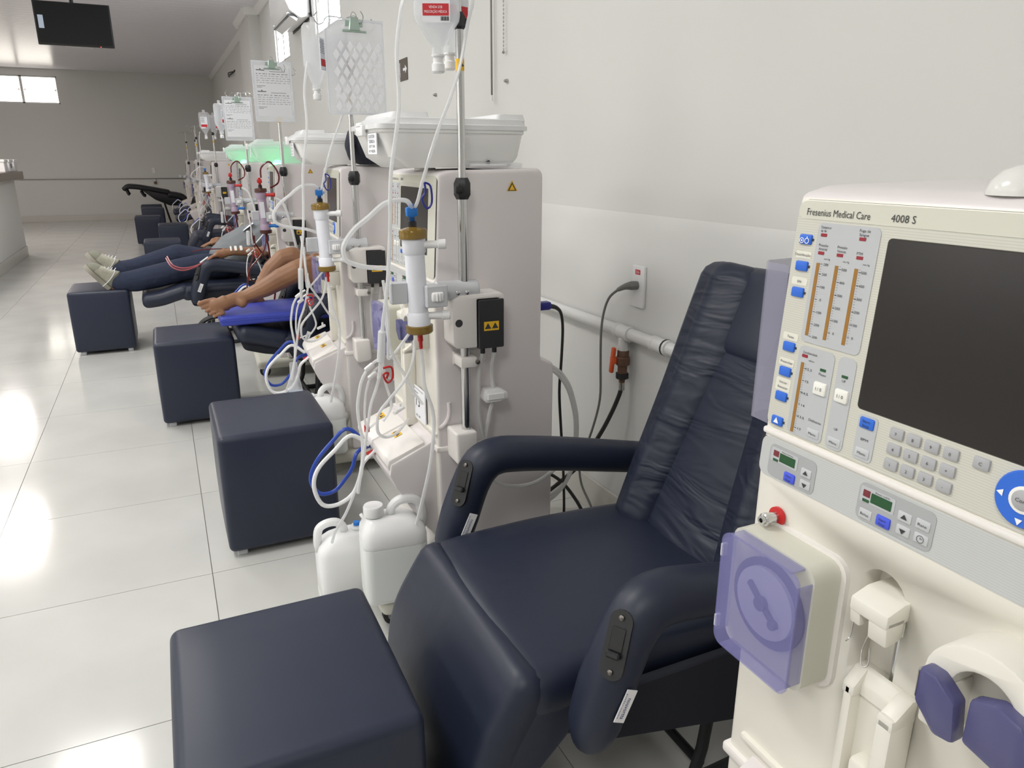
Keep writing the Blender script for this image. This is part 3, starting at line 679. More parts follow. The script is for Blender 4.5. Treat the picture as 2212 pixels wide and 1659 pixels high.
    P(MB().tube([(.45, -.08, .961), (.49, -.06, .948), (.52, -.04, .92), (.533, -.03, .86), (.53, -.03, .75), (.525, -.03, .64), (.535, -.03, .5), (.545, -.03, .386), (.555, -.03, .2), (.56, -.02, .01)], [.009, .007, .005, .005, .005, .005, .005, .005, .005, .005], 8), 'power_cord', 'cord_black', plug)
    P(MB().tube([(-.16, .0, .548), (-.215, .01, .604), (-.27, .01, .565), (-.322, .005, .51), (-.343, 0, .456), (-.322, -.01, .41), (-.275, -.01, .408), (-.235, -.01, .446), (-.212, -.01, .479), (-.19, 0, .525), (-.13, .03, .535)], .0065, 8), 'dialysate_hose', 'hose_blue')
    P(MB().tube([(-.16, -.03, .555), (-.215, -.03, .595), (-.27, -.035, .555), (-.325, -.04, .505), (-.342, -.045, .45), (-.322, -.05, .389), (-.275, -.05, .379), (-.225, -.05, .406), (-.198, -.05, .461), (-.182, -.04, .503), (-.13, -.03, .54)], .0068, 8), 'dialysate_hose', 'tube_white')
    P(MB().lathe([(.032, 0), (.032, .004), (.029, .013), (.021, .022), (.010, .027), (.001, .028)], (.066, 0, 1.389), (0, 0, 1), 24), 'status_lamp', 'lamp_off')
    return t
SMALL = ('button', 'key', 'status_led', 'key_label', 'warning_led', 'ready_led', 'bar_gauge', 'white_symbols', 'lettering', 'display', 'display_frame', 'pump_field', 'navigation_ring', 'ring_collar', 'confirm_key', 'port', 'port_ring', 'spring', 'warning_sign', 'round_sign', 'screw', 'hub', 'panel_seam', 'strip_seam')
XF = .667
M0 = machine('dialysis machine with large dark screen, keypad and nothing standing on its top', (XF, YC, 0))
# smoked splash shield hanging on the far side of the first machine
sp = [(.02, HW+.003), (.022, HW+.04), (.035, HW+.052), (.10, HW+.058), (.13, HW+.05), (.135, HW+.003)]
g = MB(); g.loft([[Vector((x, y, z)) for x, y in sp]+[Vector((x+.001, y-.002, z)) for x, y in reversed(sp)] for z in (1.09, 1.19, 1.297)])
g.build('splash_shield', 'smoked', M0)
MACH = {}
def place(key, label, x, y, rz=0, lit=False, small=False, group=None):
    c = copy_tree(M0, None, ('splash_shield',)+(SMALL if small else ())); c.location = (x, y, 0); c.rotation_euler = (0, 0, rz)
    c['label'] = label
    if group: c['group'] = group
    for o in c.children:
        if lit and o.name.startswith('status_lamp'):
            o.data = o.data.copy(); o.data.materials[0] = MATS['lamp_green']
    MACH[key] = c; return c
place('a', 'dialysis machine bearing the number card 13 with blue plug at its back', XF, 2.185)
place('b', 'dialysis machine next to the bare-footed patient with navy bag lying on top', .69, 3.445, R(-3))
place('c', 'dialysis machine with green lamp lit between the two patients', .675, 5.27, R(-3), True)
place('d', 'dialysis machine with green lamp lit beyond the patient in jeans', .66, 7.18, R(-2), True)
place('e', 'dialysis machine with white dialyser and plain tray, lamp unlit, past two lit machines', .70, 11.65, 0, False, True)
place('f', 'idle dialysis machine first past the one with the plain tray', .60, 14.1, 0, False, True, 'idle machines by the back wall')
place('g', 'idle dialysis machine in the middle of the three idle ones', .67, 15.9, 0, False, True, 'idle machines by the back wall')
place('h', 'idle dialysis machine closest to the black recliner', .575, 17.6, 0, False, True, 'idle machines by the back wall')
card = thing('number_card', 'white card printed with number 13 on the front of a machine', 'sign', (XF-.003, 2.115, .63))
MB().rrect(-.068, .068, 0, .107, -.002, .002, .003).build('card', 'paper', card)
g = MB().text('13', (-.0022, .0, .062), .036, FX).quad((-.0022, 0, .101), .11, .0012, FX).quad((-.0022, .02, .088), .05, .002, FX).text('RO  HM', (-.0022, -.0, .012), .008, FX)
g.build('lettering', 'ink', card)
# the world placement of a machine-local point
def ml(key, p):
    c = MACH[key]; a = c.rotation_euler[2]
    return Vector((c.location[0]+p[0]*math.cos(a)-p[1]*math.sin(a), c.location[1]+p[0]*math.sin(a)+p[1]*math.cos(a), p[2]))

# ------------------------------------------------------------------ ottomans
def ottoman(label, x, y, group=None, rz=0, sx=.41, sy=.47):
    t = thing('ottoman', label, 'ottoman', (x, y, 0), rz, group)
    MB().soft((0, 0, .252), (sx, sy, .456), .022, (.006, .006, .006), 5).build('upholstery', 'vinyl_navy', t)
    g = MB(); h = .008; z = .455
    for s in (-1, 1):
        g.tube([(-sx/2+.02, s*(sy/2-.004), z), (0, s*(sy/2-.001), z), (sx/2-.02, s*(sy/2-.004), z)], .0022, 6, 4)
        g.tube([(s*(sx/2-.004), -sy/2+.02, z), (s*(sx/2-.001), 0, z), (s*(sx/2-.004), sy/2-.02, z)], .0022, 6, 4)
    g.build('seam', 'vinyl_navy', t)
    for a in (-1, 1):
        for b in (-1, 1): MB().box2(a*(sx/2-.045)-.018, a*(sx/2-.045)+.018, b*(sy/2-.045)-.018, b*(sy/2-.045)+.018, 0, .027, .003, 1).build('foot', 'plastic_grey', t)
    return t
ottoman('navy ottoman pushed against the empty recliner beside the large-screen machine', .112, 1.265)
ottoman('navy ottoman in front of the machine bearing number card 13', .283, 2.85)
ottoman('navy ottoman beside the blue cushion under bare feet', .078, 4.47)
ottoman('navy ottoman under the sneakers of the patient in jeans', -.50, 6.46, sy=.5)
og = 'ottomans of the empty recliners beyond the patients'
for x, y, l in ((-.03, 10.05, 'navy ottoman first beyond the one with the sneakers'), (.14, 12.55, 'navy ottoman second beyond the one with the sneakers'), (-.22, 14.5, 'navy ottoman standing farther out in the aisle, third beyond the sneakers'),
                (-.14, 16.85, 'navy ottoman one short of the black recliner'), (-.17, 18.0, 'navy ottoman right beside the black recliner')): ottoman(l, x, y, og)

# ------------------------------------------------------------------ recliners (modelled around x of the first one; y centre 0)
def recliner(label, x, y, leg='down', rec=0, vm='fabric_navy', group=None, name='recliner', simple=False):
    t = thing(name, label, 'recliner', (x, y, 0), 0, group)
    OX = .80; P = lambda mb, n, m, par=t: mb.map(lambda p: (p.x-OX, p.y, p.z)).build(n, m, par)
    P(MB().slab([(.545, .432), (.62, .438), (.8, .442), (.95, .438), (1.08, .43)], .115, -.302, .302, .045, 4, .012), 'seat', vm)
    path = {'down': [(.53, .447), (.497, .395), (.462, .330), (.443, .25), (.440, .17), (.446, .10), (.45, .075)],
            'mid': [(.53, .447), (.45, .425), (.37, .402), (.30, .392), (.27, .39)],
            'up': [(.53, .452), (.47, .468), (.40, .488), (.35, .50), (.335, .502)]}[leg]
    P(MB().slab(path, .105, -.30, .30, .045, 5, .01), 'leg_rest', vm)
    if leg == 'up': P(MB().slab([(.52, .40), (.45, .41), (.38, .43), (.35, .44)], .07, -.27, .27, .03, 4), 'leg_rest_shell', 'side_cloth')
    P(MB().prism([(.56, .40), (.58, .335), (1.02, .245), (1.16, .29), (1.12, .42), (.60, .42)], 'y', -.295, .295, .012, 2), 'seat_box', 'side_cloth')
    # backrest
    hx, hz = 1.06, .47; a = R(rec)
    def rot(p):
        dx, dz = p.x-hx, p.z-hz; return Vector((hx+dx*math.cos(a)+dz*math.sin(a), p.y, hz-dx*math.sin(a)+dz*math.cos(a)))
    B = lambda mb, n, m, par=t: P(mb.map(rot), n, m, par)
    B(MB().slab([(1.12, .475), (1.18, .64), (1.24, .80), (1.287, .925)], .10, -.155, .155, .04, 4, .012), 'back_cushion', 'fabric_wrinkle' if vm == 'fabric_navy' else vm)
    B(MB().slab([(1.298, .965), (1.327, 1.04), (1.355, 1.115)], .105, -.155, .155, .045, 4, .014), 'head_cushion', vm)
    for s in (-1, 1):
        def yr(z, s=s):
            i_ = .125-.07*max(0, min(1, (z-.5)/.45)); a_, b_ = i_, .275
            return (a_, b_) if s > 0 else (-b_, -a_)
        B(MB().slab([(1.10, .47), (1.16, .64), (1.225, .81), (1.285, .98), (1.335, 1.115)], .115, s*.2-.075, s*.2+.075, .05, 4, .012, yr), 'side_bolster', 'fabric_wrinkle' if vm == 'fabric_navy' else vm)
    B(MB().slab([(1.165, .47), (1.245, .68), (1.315, .88), (1.39, 1.09)], .05, -.27, .27, .02, 3), 'back_shell', 'side_cloth')
    for s in (-1, 1):
        yy = s*.372
        ar = P(MB().tube([(1.24, yy, .560), (1.10, yy, .590), (.95, yy, .622), (.82, yy, .645), (.745, yy, .652), (.70, yy, .635), (.668, yy, .585), (.635, yy, .50), (.612, yy, .425), (.606, yy, .385), (.610, yy, .365)],
                  [.047, .048, .049, .05, .052, .054, .052, .054, .05, .034, .006], 14, 4), 'armrest', vm)
        LM = Matrix.Rotation(R(32), 3, 'Z') @ Matrix.Rotation(R(24), 3, 'Y'); lc = Vector((.634, yy-.029, .604))
        lm_ = lambda mb: mb.map(lambda p: LM @ p+lc)
        pl = P(lm_(MB().rrect(-.022, .022, -.062, .062, -.004, .004, .02)), 'latch_plate', 'plastic_black', ar)
        P(lm_(MB().box((-.004, 0, .010), (.004, .026, .042), .001, 1)), 'latch_slot', 'tv_black', pl)
        P(lm_(MB().box((-.009, 0, -.017), (.014, .026, .012), .003, 1)), 'latch', 'plastic_black', pl)
        for dz in (.048, -.048): P(lm_(MB().lathe([(.005, 0), (.005, -.004), (.003, -.005)], (-.004, 0, dz), (1, 0, 0), 10)), 'screw', 'steel_dark', pl)
        Rm = Matrix.Rotation(R(24), 3, 'Y'); tc_ = Vector((.640, yy-.056, .492))
        tg = P(MB().box((0, 0, 0), (.024, .002, .066), .0006, 1, Rm).map(lambda p: p+tc_), 'brand_tag', 'plastic_white', ar)
        F = (Rm @ Vector((0, 0, -1)), Rm @ Vector((1, 0, 0)), Vector((0, -1, 0)))
        P(MB().text('nouvortta', tc_+Rm @ Vector((.002, -.0012, -.004)), .009, F, .042).text('poltronas', tc_+Rm @ Vector((-.008, -.0012, 0)), .003, F, .05), 'lettering', 'ink_blue', tg)
        P(MB().prism([(.64, .40), (.66, .44), (1.2, .44), (1.22, .30), (1.02, .25), (.66, .33)], 'y', s*.325-.012, s*.325+.012, .004, 1), 'side_panel', 'side_cloth')
        if leg == 'down':
            P(MB().prism([(.535, .455), (.66, .44), (.60, .332), (.53, .262), (.485, .10), (.45, .10), (.45, .30)], 'y', s*.284-.012, s*.284+.012, .006, 2), 'side_skirt', vm)
            P(MB().tube([(1.02, s*.24, .28), (1.0, s*.24, .1), (.99, s*.24, .018), (1.12, s*.24, .016), (1.30, s*.24, .018), (1.29, s*.24, .1), (1.18, s*.24, .34)], .014, 8, 3), 'leg_frame', 'plastic_black')
        else: P(MB().tube([(.72, s*.24, .33), (.70, s*.24, .1), (.68, s*.24, .018), (.9, s*.24, .016), (1.15, s*.24, .018), (1.12, s*.24, .1), (1.05, s*.24, .30)], .014, 8, 3), 'leg_frame', 'plastic_black')
    for x_ in ((1.0, 1.29) if leg == 'down' else (.69, 1.14)): P(MB().cyl((x_, -.24, .05), (x_, .24, .05), .012, 10), 'stretcher', 'plastic_black')
    return t
recliner('empty navy recliner with upright back beside the large-screen machine', .80, 1.318)
c3 = recliner('navy recliner carrying the bare-footed patient, leg rest raised', .80, 4.43, 'up', 14)
# black foot bars under the raised leg rest
for dy in (0, .035):
    MB().tube([(-.46, .285+dy, .50), (-.56, .30+dy, .505), (-.64, .30+dy, .485), (-.69, .30+dy, .43), (-.70, .30+dy, .40)], .011, 8).build('foot_bar', 'plastic_black', c3)
recliner('navy recliner carrying the patient in jeans', .36, 6.40, 'mid', 24)
rg = 'empty recliners beyond the patients'; rl = 'empty navy recliner standing between two idle machines'
recliner('empty navy recliner just short of the machine with the plain tray', .68, 10.85, 'down', 5, group=rg)
recliner('empty navy recliner just past the machine with the plain tray', .84, 13.0, 'down', 0, group=rg)
recliner(rl, .80, 14.95, 'mid', 12, group=rg)
recliner(rl, .80, 16.8, 'mid', 12, group=rg)
# black recliner lying flat near the back wall
bl = thing('recliner', 'black recliner folded out flat by the back wall', 'recliner', (0, 18.75, 0))
MB().slab([(-.66, .80), (-.58, .845), (-.35, .825), (-.05, .765), (.20, .71)], .10, -.30, .30, .045, 5).build('back_cushion', 'vinyl_black', bl)
MB().slab([(.22, .66), (.36, .64), (.48, .60), (.56, .52)], .13, -.30, .30, .05, 5).build('seat', 'vinyl_black', bl)
MB().prism([(-.35, .79), (.2, .68), (.5, .55), (.46, .42), (.2, .43), (-.08, .56)], 'y', -.27, .27, .02, 2).build('frame', 'vinyl_black', bl)
for s in (-1, 1):
    MB().slab([(-.62, .76), (-.60, .70), (-.585, .68)], .05, s*.26-.03, s*.26+.03, .02, 3).build('head_support', 'vinyl_black', bl)
    MB().slab([(-.34, .74), (-.30, .66), (-.27, .645)], .05, s*.26-.03, s*.26+.03, .02, 3).build('arm_pad', 'vinyl_black', bl)
    MB().tube([(.10, s*.22, .46), (.15, s*.22, .20), (.19, s*.22, .02)], .02, 8).build('leg', 'plastic_black', bl)
    MB().tube([(.44, s*.22, .46), (.42, s*.22, .2), (.40, s*.22, .02)], .02, 8).build('leg', 'plastic_black', bl)
# blue cushion on the raised leg rest
cu = thing('cushion', 'royal blue vinyl cushion under the bare feet', 'cushion', (.515, 4.36, .560))
MB().soft((0, 0, .026), (.60, .44, .052), .016, (0, 0, .01), 6).build('pad', 'cushion_blue', cu)
g = MB(); e = .2995; f = .2195
g.tube([(-e, -f, .03), (0, -f-.001, .03), (e, -f, .03)], .003, 6, 3).tube([(-e, f, .03), (-e-.001, 0, .03), (-e, -f, .03)], .003, 6, 3).build('piping', 'cushion_blue', cu)

# ------------------------------------------------------------------ trays on the machines
def tray(label, key, dx=0, dy=0, frost=False, text=True, wide=.44):
    p = ml(key, (.088+dx, -.06+dy, 1.3985)); t = thing('plastic_tray', label, 'tray', p, MACH[key].rotation_euler[2])
    bm_, lm = ('tray_frost', 'tray_frost') if frost else ('tray_white', 'tray_lid')
    def sec(x0, x1, y0, y1, z, r=.03):
        o = []
        for cx, cy, a in ((x1-r, y1-r, 0), (x0+r, y1-r, 90), (x0+r, y0+r, 180), (x1-r, y0+r, 270)):
            for q in range(5): o.append(Vector((cx+r*math.cos(R(a+22.5*q)), cy+r*math.sin(R(a+22.5*q)), z)))
        return o
    W, D = wide/2, .155
    MB().loft([sec(-W+.075, W-.04, -D+.03, D-.03, 0), sec(-W+.035, W-.022, -D+.012, D-.012, .028), sec(-W+.012, W-.010, -D+.006, D-.006, .088), sec(-W+.006, W-.006, -D+.002, D-.002, .092), sec(-W+.006, W-.006, -D+.002, D-.002, .102)]).build('body', bm_, t)
    lid = MB().loft([sec(-W-.002, W+.002, -D-.002, D+.002, .100), sec(-W-.002, W+.002, -D-.002, D+.002, .112), sec(-W+.004, W-.002, -D+.003, D-.003, .114), sec(-W+.03, W-.004, -D+.006, D-.006, .128), sec(-W+.035, W-.008, -D+.012, D-.012, .130)]).build('lid', lm, t)
    MB().loft([sec(-W+.036, -W+.15, -D+.01, D-.01, .126, .01), sec(-W+.048, -W+.145, -D+.018, D-.018, .143, .01)]).build('lid_step', lm, lid)
    MB().loft([sec(W-.10, W-.006, -D+.01, D-.01, .126, .01), sec(W-.09, W-.010, -D+.016, D-.016, .143, .01)]).build('lid_step', lm, lid)
    MB().box((-W-.006, 0, .098), (.012, .07, .03), .004, 2).box((-W-.008, 0, .112), (.012, .05, .012), .003, 1).build('latch', 'plastic_white', t)
    if text:
        lb = MB().box((-W+.006, -.075, .062), (.003, .09, .054), .0005, 1).build('label_card', 'paper', t)
        g = MB(); F = FX
        for i, (s, hh) in enumerate((('CATETER', .008), ('TURNO A', .009), ('S/3ª 5/6', .007), ('Nº 40276', .007))): g.text(s, (-W+.0042, -.075, .081-.0125*i), hh, F, .06)
        g.build('lettering', 'ink', lb)
    return t
tray('white lidded plastic tray on the machine bearing number card 13', 'a', .0, .0)
tray('white lidded plastic tray beside the navy bag on a machine', 'b', -.01, .14)
tray('frosted plastic tray glowing green above the bare-footed patient', 'c', .02, -.02, True)
tray('frosted plastic tray glowing green beyond the patient in jeans', 'd', .04, -.02, True)
tray('plain white plastic tray on the machine past the two lit machines', 'e', .0, 0, False, False)
# clear syringe packets beside the first tray
pk = thing('syringe_packet', 'clear blister packet with syringes lying on a machine top', 'packet', ml('a', (.2, -.205, 1.397)))
MB().soft((0, 0, .008), (.17, .035, .014), .006, (0, 0, .004), 4).build('blister', 'bag_clear', pk)
MB().cyl((-.07, 0, .008), (.04, .002, .008), .005, 12).build('syringe', 'plastic_white', pk); MB().cyl((-.02, 0, .014), (-.012, 0, .018), .005, 10).build('stopper', 'plastic_black', pk)
# navy bag on the second machine
g = MB()
secs = []
for i, (r_, x) in enumerate(((.02, -.125), (.065, -.108), (.092, -.06), (.102, .0), (.098, .06), (.07, .12), (.02, .145))):
    secs.append([Vector((x+.02*math.cos(a)*0, r_*1.1*math.cos(a), max(.0, .078+r_*.95*math.sin(a)))) for a in [2*math.pi*k/16 for k in range(16)]])
nb = thing('bag', 'rounded navy cloth bag lying on a machine top', 'bag', ml('b', (.185, -.20, 1.3985)))
g.loft(secs).build('pouch', 'bag_cloth', nb, 60)
MB().tube([(-.08, -.05, .12), (-.05, -.02, .16), (.02, .0, .177), (.09, .0, .15)], .012, 8).build('flap_edge', 'bag_cloth', nb)

# ------------------------------------------------------------------ drip bottles and clipboards
def bottle(label, p, rz=0, full=.8, text=False, s=1.0, narrow=1.0):
    """hangs from p (its top eyelet)"""
    t = thing('drip_bottle', label, 'drip bottle', (p[0], p[1], p[2]-.30*s), rz); t.scale = (s, s, s)
    def sec(a, b, z, n=20):
        o = []
        for k in range(n):
            th = 2*math.pi*k/n; c, q = math.cos(th), math.sin(th)
            o.append(Vector((a*math.copysign(abs(c)**.6, c), b*math.copysign(abs(q)**.6, q), z)))
        return o
    W = .056*narrow; D = .036
    prof = [(.014, .014, .035), (.015, .015, .05), (.0135, .0135, .058), (.018, .018, .064), (.034*narrow, .026, .09), (W*.96, D*.95, .118), (W, D, .13), (W, D, .24), (W*.96, D*.95, .262), (W*.8, D*.7, .275)]
    MB().loft([sec(*q) for q in prof]).build('bottle', 'bag_clear', t, 50)
    zt = .075+.18*full; k = .93
    MB().loft([sec(a*k, b*k, z) for a, b, z in prof if z < zt]+[sec(W*k, D*k, zt)]).build('fluid', 'bag_liquid', t, 50)
    MB().lathe([(.013, 0), (.016, .004), (.016, .02), (.0125, .024), (.0125, .036), (.016, .038), (.016, .042)], (0, 0, .0), (0, 0, 1), 18).build('cap', 'plastic_white', t)
    MB().rrect(-.014, .014, .272, .30, -.003, .003, .006, axis='y').build('eyelet', 'bag_clear', t)
    lb = MB().rrect(-.034*narrow, .034*narrow, .108, .225, -D-.0022, -D-.0006, .003, axis='y').build('paper_label', 'paper', t)
    y = -D-.0024
    MB().quad((0, y, .136), .062*narrow, .026, FY).build('red_band', 'red_print', lb)
    g = MB()
    if text:
        g.text('VENDA SOB', (0, y-.0006, .1415), .0058, FY, .032).text('PRESCRIÇÃO MÉDICA', (0, y-.0006, .1315), .0058, FY, .054); g.build('lettering', 'ink_white', lb)
    g = MB()
    for i in range(9): g.quad((-.012 if i % 2 else -.01, y-.0003, .217-.0058*i), .03+.012*((i*7) % 3)/2, .0016, FY)
    for i in range(9): g.quad((.012+.0022*i, y-.0003, .1165), .0010+.0006*(i % 3), .009, FY)
    g.build('fine_print', 'ink', lb)
    return t
def clipboard(label, p, rz=0, paper=True, empty_pattern=False):
    """p: top centre of the board"""
    t = thing('clipboard', label, 'clipboard', (p[0], p[1], p[2]-.345), rz)
    MB().rrect(-.1175, .1175, 0, .345, -.0015, .0015, .010, axis='y').build('board', 'board_clear', t)
    MB().box2(-.1175, .1175, -.003, .003, .335, .345, .001, 1).box2(.110, .1175, -.003, .003, .01, .34, .001, 1).box2(-.1175, -.110, -.003, .003, .01, .34, .001, 1).box2(-.115, .115, -.003, .003, 0, .008, .001, 1).build('rim', 'board_clear', t)
    c = MB().box2(-.048, .048, -.008, -.002, .297, .305, .002, 1).prism([(-.022, .303), (.022, .303), (.016, .35), (-.016, .35)], 'y', -.012, -.004, .002, 1).build('clip', 'clip_steel', t)
    MB().box2(-.035, .035, -.004, -.001, .318, .338, .001, 1).build('clip_base', 'clip_steel', c)
    MB().tube([(-.012, -.008, .348), (-.008, -.006, .362), (.0, -.004, .368), (.008, -.006, .362), (.012, -.008, .348)], .0016, 6).build('hanging_ring', 'chrome', c)
    if paper:
        pp = MB().box2(-.102, .103, -.0032, -.002, .03, .318).build('sheet', 'paper', t)
        g = MB(); rnd = random.Random(3)
        for blk, z0 in ((0, .292), (1, .172)):
            g.quad((-.068, -.0034, z0), .05, .004, FY).quad((.03, -.0034, z0-.006), .09, .002, FY)
            g.tri((-.068, -.0034, z0+.006), .012, .007, FY)
            for row in range(5):
                x = -.095; z = z0-.020-.0125*row
                while x < .09:
                    wd = rnd.uniform(.006, .022); g.quad((x+wd/2, -.0034, z), wd, .0016 if row else .0026, FY); x += wd+rnd.uniform(.004, .012)
            g.quad((-.07, -.0034, z0-.088), .05, .0018, FY).quad((-.08, -.0034, z0-.096), .03, .0018, FY)
        g.build('lettering', 'ink', pp)
    if empty_pattern:
        g = MB(); nx, nz = 5, 9
        for j in range(2*nz):
            for i in range(nx):
                x = -.075+.0375*i+(.01875 if j % 2 else 0); z = .03+.031*j
                if abs(x) > .094 or z > .275: continue
                g.add([(x-.0135, -.0022, z), (x, -.0022, z-.0215), (x+.0135, -.0022, z), (x, -.0022, z+.0215)], [(0, 1, 2, 3)])
        g.build('printed_lozenges', 'paper', t)
    return t
# first machine of the row: two bottles and an infusion line
bottle('drip bottle with red prescription band hanging over number card machine', (.665, 1.855, 1.925), R(-24), .95, True, 1.0)
bottle('drip bottle half hidden behind the one with the red prescription band', (.735, 1.96, 1.945), R(20), .9, False, 1.0)
clipboard('clear clipboard printed with white lozenges, holding no sheet', (.757, 3.06, 1.935), R(4), False, True)
bottle('drip bottle hanging beside the lozenge clipboard, half full', (.618, 3.15, 1.945), R(55), .8, False, 1.0, .9)
bottle('second drip bottle behind the lozenge clipboard', (.705, 3.13, 1.935), R(70), .9, False, .95, .9)
clipboard('clipboard with printed form over the bare-footed patient', (.708, 4.945, 1.985), R(4))
clipboard('clipboard with printed form over the patient in jeans', (.682, 6.86, 1.915), R(4))
bottle('drip bottle beside the clipboard over the patient in jeans', (.545, 6.95, 1.89), R(50), .8, False, 1.0, .9)
bottle('drip bottle with yellow and red print on the machine past the two lit ones', (.685, 11.34, 2.06), R(-12), .9, False, 1.25)
bottle('slim drip bottle hanging behind the bottle with yellow and red print', (.80, 11.40, 2.03), R(60), .9, False, 1.15, .9)

# ------------------------------------------------------------------ dialysers and blood lines
def dialyser(label, key, blood=False):
    p = ml(key, (-.068, -.312, .966)); t = thing('dialyser', label, 'dialyser', p, MACH[key].rotation_euler[2])
    t.rotation_euler[1] = R(-2.0)
    cap = 'brown_clear' if blood else 'amber_clear'
    MB().lathe([(.0265, .03), (.0265, .245)], (0, 0, 0), (0, 0, 1), 24).lathe([(.031, .022), (.031, .055), (.0265, .062)], (0, 0, 0), (0, 0, 1), 24).lathe([(.0265, .215), (.031, .222), (.031, .262)], (0, 0, 0), (0, 0, 1), 24).build('fibre_casing', 'fibre_violet' if blood else 'fibre_white', t)
    MB().lathe([(.012, .0), (.034, .004), (.037, .008), (.037, .024), (.033, .026)], (0, 0, 0), (0, 0, 1), 28).build('end_cap', cap, t)
    MB().lathe([(.033, .256), (.037, .258), (.037, .276), (.034, .281), (.012, .286), (.010, .296)], (0, 0, 0), (0, 0, 1), 28).build('end_cap', cap, t)
    for z in (.05, .24):
        MB().lathe([(.010, 0), (.010, .042), (.013, .043), (.013, .062), (.011, .064)], (.018, -.012, z), (.94, -.34, 0), 16).build('side_port', 'red_plastic' if blood and z > .1 else ('blue_plastic' if blood else 'plastic_white'), t)
    MB().lathe([(.0075, 0), (.0075, -.022), (.0055, -.022), (.005, -.044)], (0, 0, .002), (0, 0, 1), 12).build('lower_connector', 'red_plastic' if not blood else 'tube_blood', t)
    MB().lathe([(.012, .286), (.012, .30), (.008, .302), (.008, .312)], (0, 0, 0), (0, 0, 1), 12).build('thread', 'plastic_black', t)
    MB().box((0, 0, .325), (.03, .018, .024), .004, 2).lathe([(.008, .30), (.008, .345)], (0, 0, 0), (0, 0, 1), 12).build('upper_connector', 'red_plastic' if blood else 'blue_plastic', t)
    if blood:
        MB().box((-.006, -.0295, .15), (.028, .002, .10), .0005, 1).build('paper_label', 'paper', t)
    return t
dialyser('white dialyser with amber caps on the machine bearing number card 13', 'a')
dialyser('white dialyser with amber caps beside the bare-footed patient', 'b')
dialyser('lilac dialyser with dark red lines above the bare-footed patient', 'c', True)
dialyser('lilac dialyser with dark red lines above the patient in jeans', 'd', True)
dialyser('white dialyser on the machine past the two lit machines', 'e')
LW = lambda P: [(x-XF, y-2.185, z) for x, y, z in P]
T1 = [(0.577,1.840,1.779),(0.569,1.840,1.749),(0.556,1.840,1.668),(0.557,1.840,1.575),(0.553,1.840,1.522),(0.537,1.840,1.436),(0.529,1.840,1.392),(0.524,1.840,1.337),(0.519,1.840,1.246),(0.508,1.840,1.129),(0.497,1.840,1.058),(0.488,1.850,0.985),(0.485,1.87,0.898),(0.485,1.90,0.847)]
T2 = [(0.775,1.900,1.86),(0.762,1.860,1.797),(0.740,1.840,1.744),(0.714,1.830,1.647),(0.687,1.830,1.570),(0.654,1.835,1.493),(0.630,1.840,1.426),(0.620,1.845,1.392),(0.610,1.850,1.358),(0.602,1.862,1.318),(0.592,1.871,1.294)]
T3 = [(0.588,1.870,1.300),(0.574,1.860,1.318),(0.547,1.850,1.322),(0.510,1.850,1.314),(0.467,1.850,1.281),(0.431,1.850,1.254),(0.405,1.850,1.221),(0.400,1.850,1.199),(0.410,1.855,1.175),(0.454,1.87,1.157),(0.496,1.89,1.149),(0.545,1.95,1.136),(0.63,2.02,1.10)]
T4 = [(0.600,1.873,0.925),(0.606,1.880,0.873),(0.608,1.880,0.819),(0.619,1.880,0.777),(0.631,1.880,0.734),(0.632,1.880,0.677),(0.619,1.880,0.579),(0.599,1.890,0.480),(0.577,1.905,0.379)]
T5 = [(0.512,1.880,1.071),(0.512,1.890,0.996),(0.524,1.900,0.917),(0.544,1.910,0.875),(0.566,1.920,0.839),(0.60,1.96,0.776),(0.64,2.0,0.72)]
T6 = [(0.60,1.93,0.935),(0.588,1.910,0.885),(0.565,1.900,0.84),(0.525,1.900,0.795),(0.483,1.900,0.749),(0.474,1.900,0.716),(0.479,1.910,0.683),(0.505,1.930,0.660),(0.545,1.960,0.656),(0.60,2.02,0.671)]
T7 = [(0.516,2.000,0.874),(0.488,2.000,0.856),(0.462,2.000,0.818),(0.448,2.000,0.764),(0.444,2.000,0.723),(0.448,2.000,0.672),(0.452,2.000,0.635),(0.444,1.990,0.564),(0.423,1.990,0.493),(0.393,2.010,0.409),(0.367,2.060,0.330),(0.362,2.115,0.262)]
T8 = [(0.518,2.000,0.853),(0.494,2.000,0.835),(0.474,2.000,0.789),(0.465,2.000,0.734),(0.464,2.000,0.690),(0.475,2.02,0.66),(0.51,2.07,0.655)]
T9 = [(0.531,2.000,0.947),(0.527,2.000,0.879),(0.506,2.000,0.799),(0.482,1.990,0.746),(0.47,1.985,0.697),(0.458,1.985,0.634),(0.443,1.98,0.563),(0.425,1.98,0.478)]
T10 = [(0.50,1.86,1.12),(0.51,1.865,1.02),(0.51,1.88,0.93),(0.52,1.90,0.90),(0.58,1.92,0.955),(0.61,1.94,0.985)]
T11 = [(0.522,1.99,0.87),(0.53,2.0,0.80),(0.55,2.03,0.74),(0.555,2.05,0.70),(0.53,2.05,0.665)]
